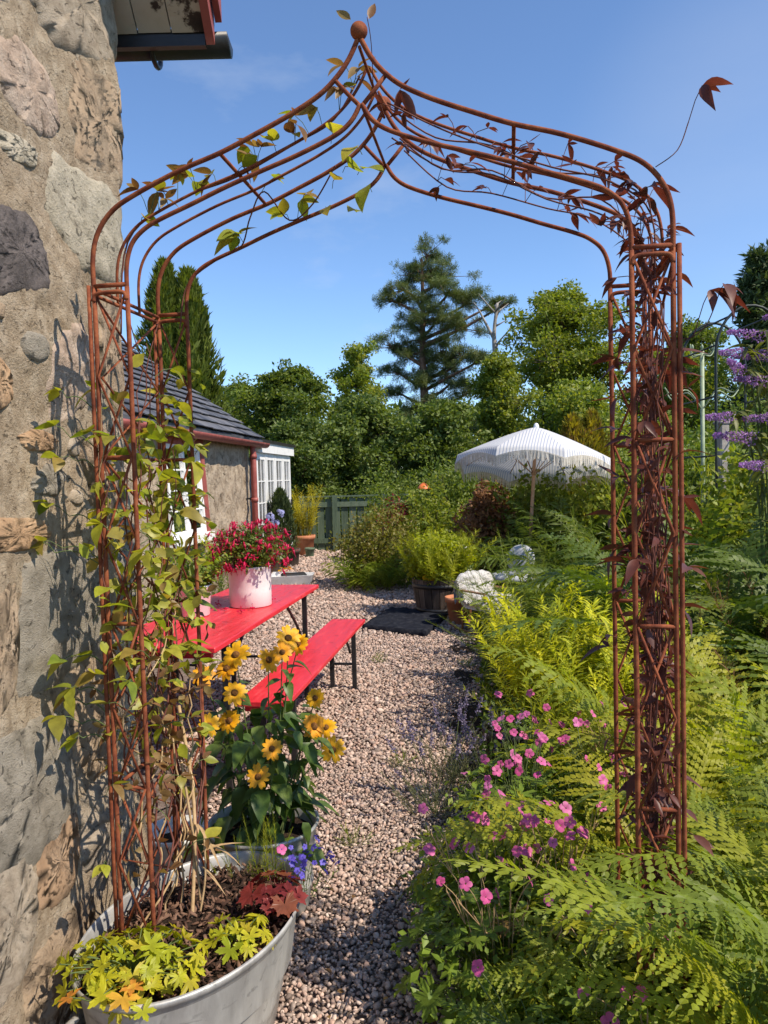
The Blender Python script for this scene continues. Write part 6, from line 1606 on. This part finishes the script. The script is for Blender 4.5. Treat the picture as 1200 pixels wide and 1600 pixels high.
# ------------------------------------------------------------------ golden clump, asparagus fern, dry mound
go_st = [leafy_stem('stem', .68, 26, .13, .024, L_gold, 1.15, .28, .2, .003, .12, seed=120 + s, pairs=3, segs=2, taper=.5) for s in range(5)]
plant('golden_clump', (1.10, 4.55, .05), 'golden yellow feathery clump at the path edge', 'plant', 'golden foliage', go_st, 66, .36, .4, (.9, 1.25))
plant('golden_clump', (1.22, 4.05, .05), 'golden yellow feathery foliage close behind the arch leg', 'plant', 'golden foliage', go_st, 46, .30, .45, (.75, 1.05))
gr_st = [leafy_stem('stem', .55, 30, .11, .013, L_dill, .9, .4, .2, .003, .1, seed=130 + s, pairs=2, segs=2) for s in range(4)]
plant('green_clump', (.96, 4.05, .03), 'leafy green clump spilling on the gravel below the golden one', 'plant', None, gr_st, 36, .28, .6, (.6, 1.0))
plant('green_clump', (1.05, 3.45, .05), 'leafy green clump between pink geraniums and arch leg', 'plant', None, gr_st, 34, .28, .5, (.7, 1.1))
as_st = [leafy_stem('stem', 1.15, 70, .11, .0035, L_fern, .8, .25, .3, .004, .2, seed=140 + s, pairs=3, segs=2, taper=.6) for s in range(4)]
plant('asparagus_fern', (1.35, 5.75, .08), 'tall wispy asparagus fern leaning over the rocking chair', 'plant', None, as_st, 26, .30, .35, (.7, 1.05), lean=(-.35, .15))
plant('asparagus_fern', (1.2, 6.45, .05), 'wispy asparagus fern in front of the round backed chair', 'plant', None, as_st, 30, .30, .4, (.55, .8), lean=(-.25, .1))
plant('asparagus_fern', (1.05, 5.4, .05), 'low wispy foliage by the rocking chair runner', 'plant', None, as_st, 24, .26, .5, (.5, .72), lean=(-.3, .0))
dr_st = [leafy_stem('stem', .85, 40, .10, .008, L_fernbrown, .9, .35, .25, .003, .2, seed=150 + s, pairs=3, segs=2) for s in range(3)]
plant('dry_bracken', (1.95, 3.75, .12), 'mound of brown dry bracken right of the arch leg', 'plant', None, dr_st, 46, .5, .5, (.85, 1.05))

# ------------------------------------------------------------------ geraniums, lavender, black pot in the near bed
ge_leaf = [palmate_mesh('leaf', .034, L_geran, 5, .6, .1), palmate_mesh('leaf', .040, L_geran, 7, .55, .2), palmate_mesh('leaf', .028, L_geran, 5, .6, -.1)]
ge_fl = [daisy_mesh('flower', .0195, 5, P_pink, .95, .35), daisy_mesh('flower', .017, 5, P_pink, .9, .9), daisy_mesh('flower', .018, 6, P_pink, .85, .6)]
GP = [(.29, 2.02, 'nearest the gravel edge in front'), (.33, 2.42, 'beside the gravel opposite the flower tub'), (.50, 2.72, 'in the middle of the bed'), (.50, 2.25, 'behind the front ferns'), (.76, 2.60, 'close to the right arch leg'), (.56, 3.12, 'by the lavender and black pot'), (.92, 3.02, 'behind the right arch leg'), (.42, 1.80, 'at the bottom edge of the bed'), (.34, 1.60, 'cut by the bottom picture edge'), (.58, 1.68, 'in front of the ferns left of the arch foot')]
for i, (x, y, wh) in enumerate(GP):
    h = .34 if y > 2 else .28
    o = rosette('pink_geranium', (x, y, .02), 'pink flowered geranium ' + wh, 'flowering plant', 'pink geraniums', ge_leaf, 100, .28, h, stem_green, (.35, 1.1), sc_=(.85, 1.45))
    cme_ = link('small_leaves', cloud_mesh(900, .27, h * .55, .034, L_geran, 400 + i, zc=h * .45, upb=1.0, lump=.2), o); cme_['kind'] = 'stuff'
    mb = MB(); nf = (18, 15, 20, 12, 14, 18, 16, 6, 2, 5)[i]
    for k in range(nf):
        a = RND.uniform(0, 6.28); q = math.sqrt(RND.random()) * .26; z = h * RND.uniform(1.05, 1.6)
        p = Vector((q * math.cos(a), q * math.sin(a), z))
        mb.tube(bez([(p.x * .3, p.y * .3, .02), p * .62 + Vector((RND.uniform(-.02, .02), 0, .05)), p], 4), .0013, 4, cap=False)
        face = Vector((RND.uniform(-.5, .7), RND.uniform(-1, .1), RND.uniform(.3, 1))).normalized()
        link('flower', ge_fl[k % 3], o, p, face.to_track_quat('Z', 'Y').to_euler(), RND.uniform(.75, 1.15))
        if RND.random() < .6:   # buds and seed heads
            for j in range(3):
                e = p * .8 + Vector((RND.uniform(-.04, .04), RND.uniform(-.04, .04), RND.uniform(-.02, .06))); mb.tube([p * .62 + Vector((0, 0, .03)), e, e + Vector((0, 0, .018))], [.001, .0022, .0004], 4, cap=False)
    mb.build('flower_stems', stem_straw if i % 3 == 0 else stem_green, o)
lv_leaf = [leafy_stem('stem', .26, 22, .04, .004, L_lav, .6, .05, .2, .0012, .05, seed=160 + s, pairs=2, segs=1) for s in range(3)]
def spike(name, seed):
    g = np.random.default_rng(seed); n_ = 60; t = g.random(n_); a = g.uniform(0, 6.28, n_)
    P = np.stack([.006 * np.cos(a) * (1 - .5 * t), .006 * np.sin(a) * (1 - .5 * t), .26 + .075 * t], 1)
    return scatter(name, T_DIA[0], T_DIA[1], P, rand_frames(n_, .3, g), np.full(n_, .010), P_lav)
spk = [spike('flower_spike', 1), spike('flower_spike', 2)]
for (x, y, lb) in ((.30, 3.72, 'lavender with grey violet spikes leaning over the gravel'), (.46, 3.55, 'lavender tuft beside the black pot'), (.18, 3.35, 'small lavender tuft at the gravel edge')):
    o = plant('lavender', (x, y, .01), lb, 'plant', 'lavender', lv_leaf, 24, .10, .75, (.8, 1.15))
    mb = MB()
    for k in range(10):
        a = RND.uniform(0, 6.28); tl_ = RND.uniform(.1, .75); rot = Matrix.Rotation(tl_, 3, Vector((-math.sin(a), math.cos(a), 0)))
        s = RND.uniform(.95, 1.35); link('flower_spike', spk[k % 2], o, (0, 0, 0), rot.to_euler(), s)
        mb.tube([(0, 0, 0), tuple(rot @ Vector((0, 0, .27 * s)))], .001, 4, cap=False)
    mb.build('spike_stems', stem_green, o)
pot('black_pot', (.62, 3.78, 0), 'black plastic pot half hidden behind the geraniums', blackplastic, .12, .15, .24)
rosette('pot_strawberry', (.62, 3.78, .20), 'small bright leafed plant in the black pot', 'plant', None, ge_leaf, 22, .13, .12, stem_green)
# ground cover that hides the soil of the bed
g = np.random.default_rng(9); n_ = 26000
yy = g.uniform(1.2, 9.5, n_); xx = .30 + .13 * np.clip(yy - 2.6, 0, 4) + g.random(n_) ** 1.1 * (3.2 - .1 * yy)
zz = .04 + g.random(n_) ** 1.6 * .24
gcv = link('ground_cover', scatter('ground_cover', T_DIA[0], T_DIA[1], np.stack([xx, yy, zz], 1), rand_frames(n_, .9, g), g.uniform(.025, .06, n_), L_ferndark))
tag(gcv, 'low dark green ground cover under the ferns', 'ground cover', kind='stuff')

# ------------------------------------------------------------------ shrubs of the middle distance
def bush(name, label, x, y, h, r_, mat, n_, ls, seed, group=None, cat='shrub', templ=T_DIA, upb=.5, lump=.3, zsq=.55):
    o = empty(name, (x, y, 0), label, cat, group)
    rr = random.Random(seed); mb = MB()
    for k in range(9):
        a = k * .7; p = Vector((math.cos(a) * r_ * .6, math.sin(a) * r_ * .6, h * rr.uniform(.6, .9)))
        mb.tube(bez([(0, 0, 0), p * .5 + Vector((0, 0, .1)), p], 3), [.018, .016, .014, .012, .01, .006, .004], 5, cap=False)
    mb.build('stems', trunkbark, o)
    link('foliage', cloud_mesh(n_, r_, h * zsq, ls, mat, seed, templ, h * (1 - zsq), upb, .45, lump), o)
    return o
bush('russet_shrub', 'rounded russet green shrub by the half barrel', -.08, 10.6, 1.02, .58, leafmat('russet_leaf', [G(.08, .11, .02), G(.13, .125, .028), G(.10, .13, .022), G(.16, .12, .035)], .35, .5), 9000, .05, 201)
bush('red_shrub', 'small dark red shrub behind the russet one', .30, 12.2, 1.05, .45, L_heuch, 4500, .06, 202)
bush('rose_shrub', 'leafy green shrub below the orange dome', .70, 11.3, 1.25, .55, L_birch, 9000, .06, 203, 'shrubs behind the barrel')
bush('rose_shrub', 'leafy green shrub between fence and orange dome', .35, 13.5, 1.25, .7, L_mid, 9000, .07, 204, 'shrubs behind the barrel')
bush('rose_shrub', 'dense green shrub just behind the brown beech', 1.15, 12.4, 1.7, .8, L_ash, 11000, .07, 205, 'shrubs behind the barrel')
bush('beech_shrub', 'brown withered beech column left of the parasol pole', 1.43, 10.45, 1.38, .33, L_beech, 6500, .07, 206, lump=.35, zsq=.52)
bush('beech_shrub', 'dark brown withered twig bush beside the beech column', 1.22, 10.15, .95, .26, L_beech, 2600, .06, 216, lump=.4, zsq=.5)
k = 0
for (x, y, h, r_, mt, lb) in ((2.15, 10.2, 1.6, .8, L_ash, 'green shrub directly behind the parasol'), (3.0, 9.7, 1.7, .8, L_birch, 'light green shrub right of the parasol'), (3.6, 9.3, 1.95, .85, L_mid, 'green shrub at the sage green stake'), (4.5, 8.7, 2.0, .95, L_ash, 'green shrub behind the wire arch'), (4.0, 11.5, 2.15, 1.1, L_birch, 'tall light shrub behind the sage green stake'), (5.4, 11, 2.3, 1.2, L_mid, 'tall shrub far behind the buddleia'), (2.3, 12.6, 1.75, 1.0, L_oak, 'shrub behind the golden conifer'), (3.3, 13.4, 2.1, 1.1, L_mid, 'tall shrub beyond the golden conifer'), (6.4, 13.5, 2.6, 1.4, L_ash, 'large shrub at the right edge far back'), (4.7, 14.4, 2.5, 1.3, L_oak, 'large shrub far behind the red climber'), (3.7, 7.3, 1.55, .8, L_birch, 'light shrub below the wire arch'), (3.0, 6.25, 1.5, .42, L_birch, 'light shrub in front of the timber post'), (1.5, 14.2, 1.7, 1.0, L_mid, 'shrub behind the orange dome at the fence end'), (.2, 16.8, 1.6, 1.1, L_ash, 'shrub just beyond the right end of the fence'), (-3.2, 17.0, 2.0, 1.2, L_mid, 'shrub behind the conservatory')):
    bush('garden_shrub', lb, x, y, h, r_, mt, int(9000 * max(1, r_)), .075, 210 + k, 'garden shrubs'); k += 1
# tall grasses by the sage green stake
ta_st = [leafy_stem('stem', 1.35, 18, .34, .014, L_fernlight, .55, .3, .2, .005, .05, seed=170 + s, segs=3) for s in range(3)]
plant('tall_grass', (2.62, 6.6, .1), 'tall light green grasses behind the right arch leg', 'grass', None, ta_st, 34, .45, .3, (.8, 1.15))
# ------------------------------------------------------------------ buddleia
bu = empty('buddleia', (2.45, 4.85, .1), 'buddleia with lilac flower spikes at the right edge', 'flowering shrub')
def panicle(seed):
    g = np.random.default_rng(seed); n_ = 420; t = g.random(n_) ** .8; a = g.uniform(0, 6.28, n_)
    r_ = .046 * (1 - .78 * t) * (.6 + .4 * g.random(n_))
    P = np.stack([r_ * np.cos(a), t * .22, r_ * np.sin(a) - .02 * t * t], 1)
    return scatter('flower_spike', T_DIA[0], T_DIA[1], P, rand_frames(n_, .2, g), g.uniform(.010, .018, n_), P_purple)
pn = [panicle(1), panicle(2), panicle(3)]
bl = leaf_mesh('leaf', .15, .036, L_budd, .3, .45, 6, shape=lance)
mbs = MB()
TIPS = [(2.12, 4.5, 2.16, 1.9), (2.24, 4.5, 2.25, 1.2), (2.24, 4.5, 1.99, 1.6), (2.05, 4.5, 1.79, 1.9), (2.18, 4.5, 1.66, 1.4), (2.30, 4.55, 2.15, 1.0), (2.33, 4.5, 1.78, 1.3), (2.10, 4.5, 2.05, 2.4), (2.45, 4.6, 2.40, .5), (2.5, 4.5, 2.0, -.5), (2.18, 4.4, 1.50, 2.0)]
for i, (x, y, z, az) in enumerate(TIPS):
    p = Vector((x, y, z)) - Vector(bu.location)
    cv = bez([(RND.uniform(-.08, .08), RND.uniform(-.08, .08), 0), Vector((p.x * .35, p.y * .35, p.z * .7)), Vector((p.x * .75, p.y * .75, p.z * 1.0)), p], 7)
    mbs.tube(cv, [.010 - .007 * k / (len(cv) - 1) for k in range(len(cv))], 5, cap=False)
    link('flower_spike', pn[i % 3], bu, p, (RND.uniform(-.1, .35), 0, az), RND.uniform(.8, 1.15))
    for k in range(7, len(cv) - 1):
        for sg in (-1, 1):
            if RND.random() < .25: continue
            link('leaf', bl, bu, cv[k], (RND.uniform(-.6, .3), RND.uniform(-.4, .4), sg * 1.3 + k * 1.2 + i), RND.uniform(.6, 1.1))
mbs.build('stems', stem_green, bu)

# ------------------------------------------------------------------ small litter on the path
g = np.random.default_rng(55); n_ = 240
yy = 2.0 + g.random(n_) ** 1.4 * 7.5; xx = g.uniform(-.6, .5, n_) + .09 * np.clip(yy - 3, 0, 5)
xx[:120] = (.22 + .18 * np.clip(yy[:120] - 3.0, 0, 3)) - np.abs(g.normal(0, .10, 120))
lit = link('fallen_leaves', scatter('fallen_leaves', T_OV[0], T_OV[1], np.stack([xx, yy, np.full(n_, .022)], 1), rand_frames(n_, 2.5, g), g.uniform(.012, .032, n_), L_fernbrown, smooth=True))
tag(lit, 'small brown fallen leaves scattered on the gravel', 'leaf litter', kind='stuff')
tf_ = [leafy_stem('blade_tuft', .06, 9, .07, .004, L_fern, .5, .25, .1, .0008, .0, seed=300 + s_, segs=2, taper=.2) for s_ in range(3)]
for i, (x, y, wh) in enumerate(((-.16, 3.05, 'beside the flower tub'), (.16, 3.02, 'at the bed edge opposite the flower tub'), (.05, 3.9, 'near the lavender'), (-.08, 6.1, 'beyond the bench end'), (.62, 5.9, 'at the edge near the rocking chair'), (-.72, 6.2, 'behind the far table legs'))):
    plant('weed_tuft', (x, y, .01), 'tiny green weed tuft in the gravel ' + wh, 'weed', 'weeds in the gravel', tf_, 7, .03, .8, (.6, 1.1), part='blade_tuft')
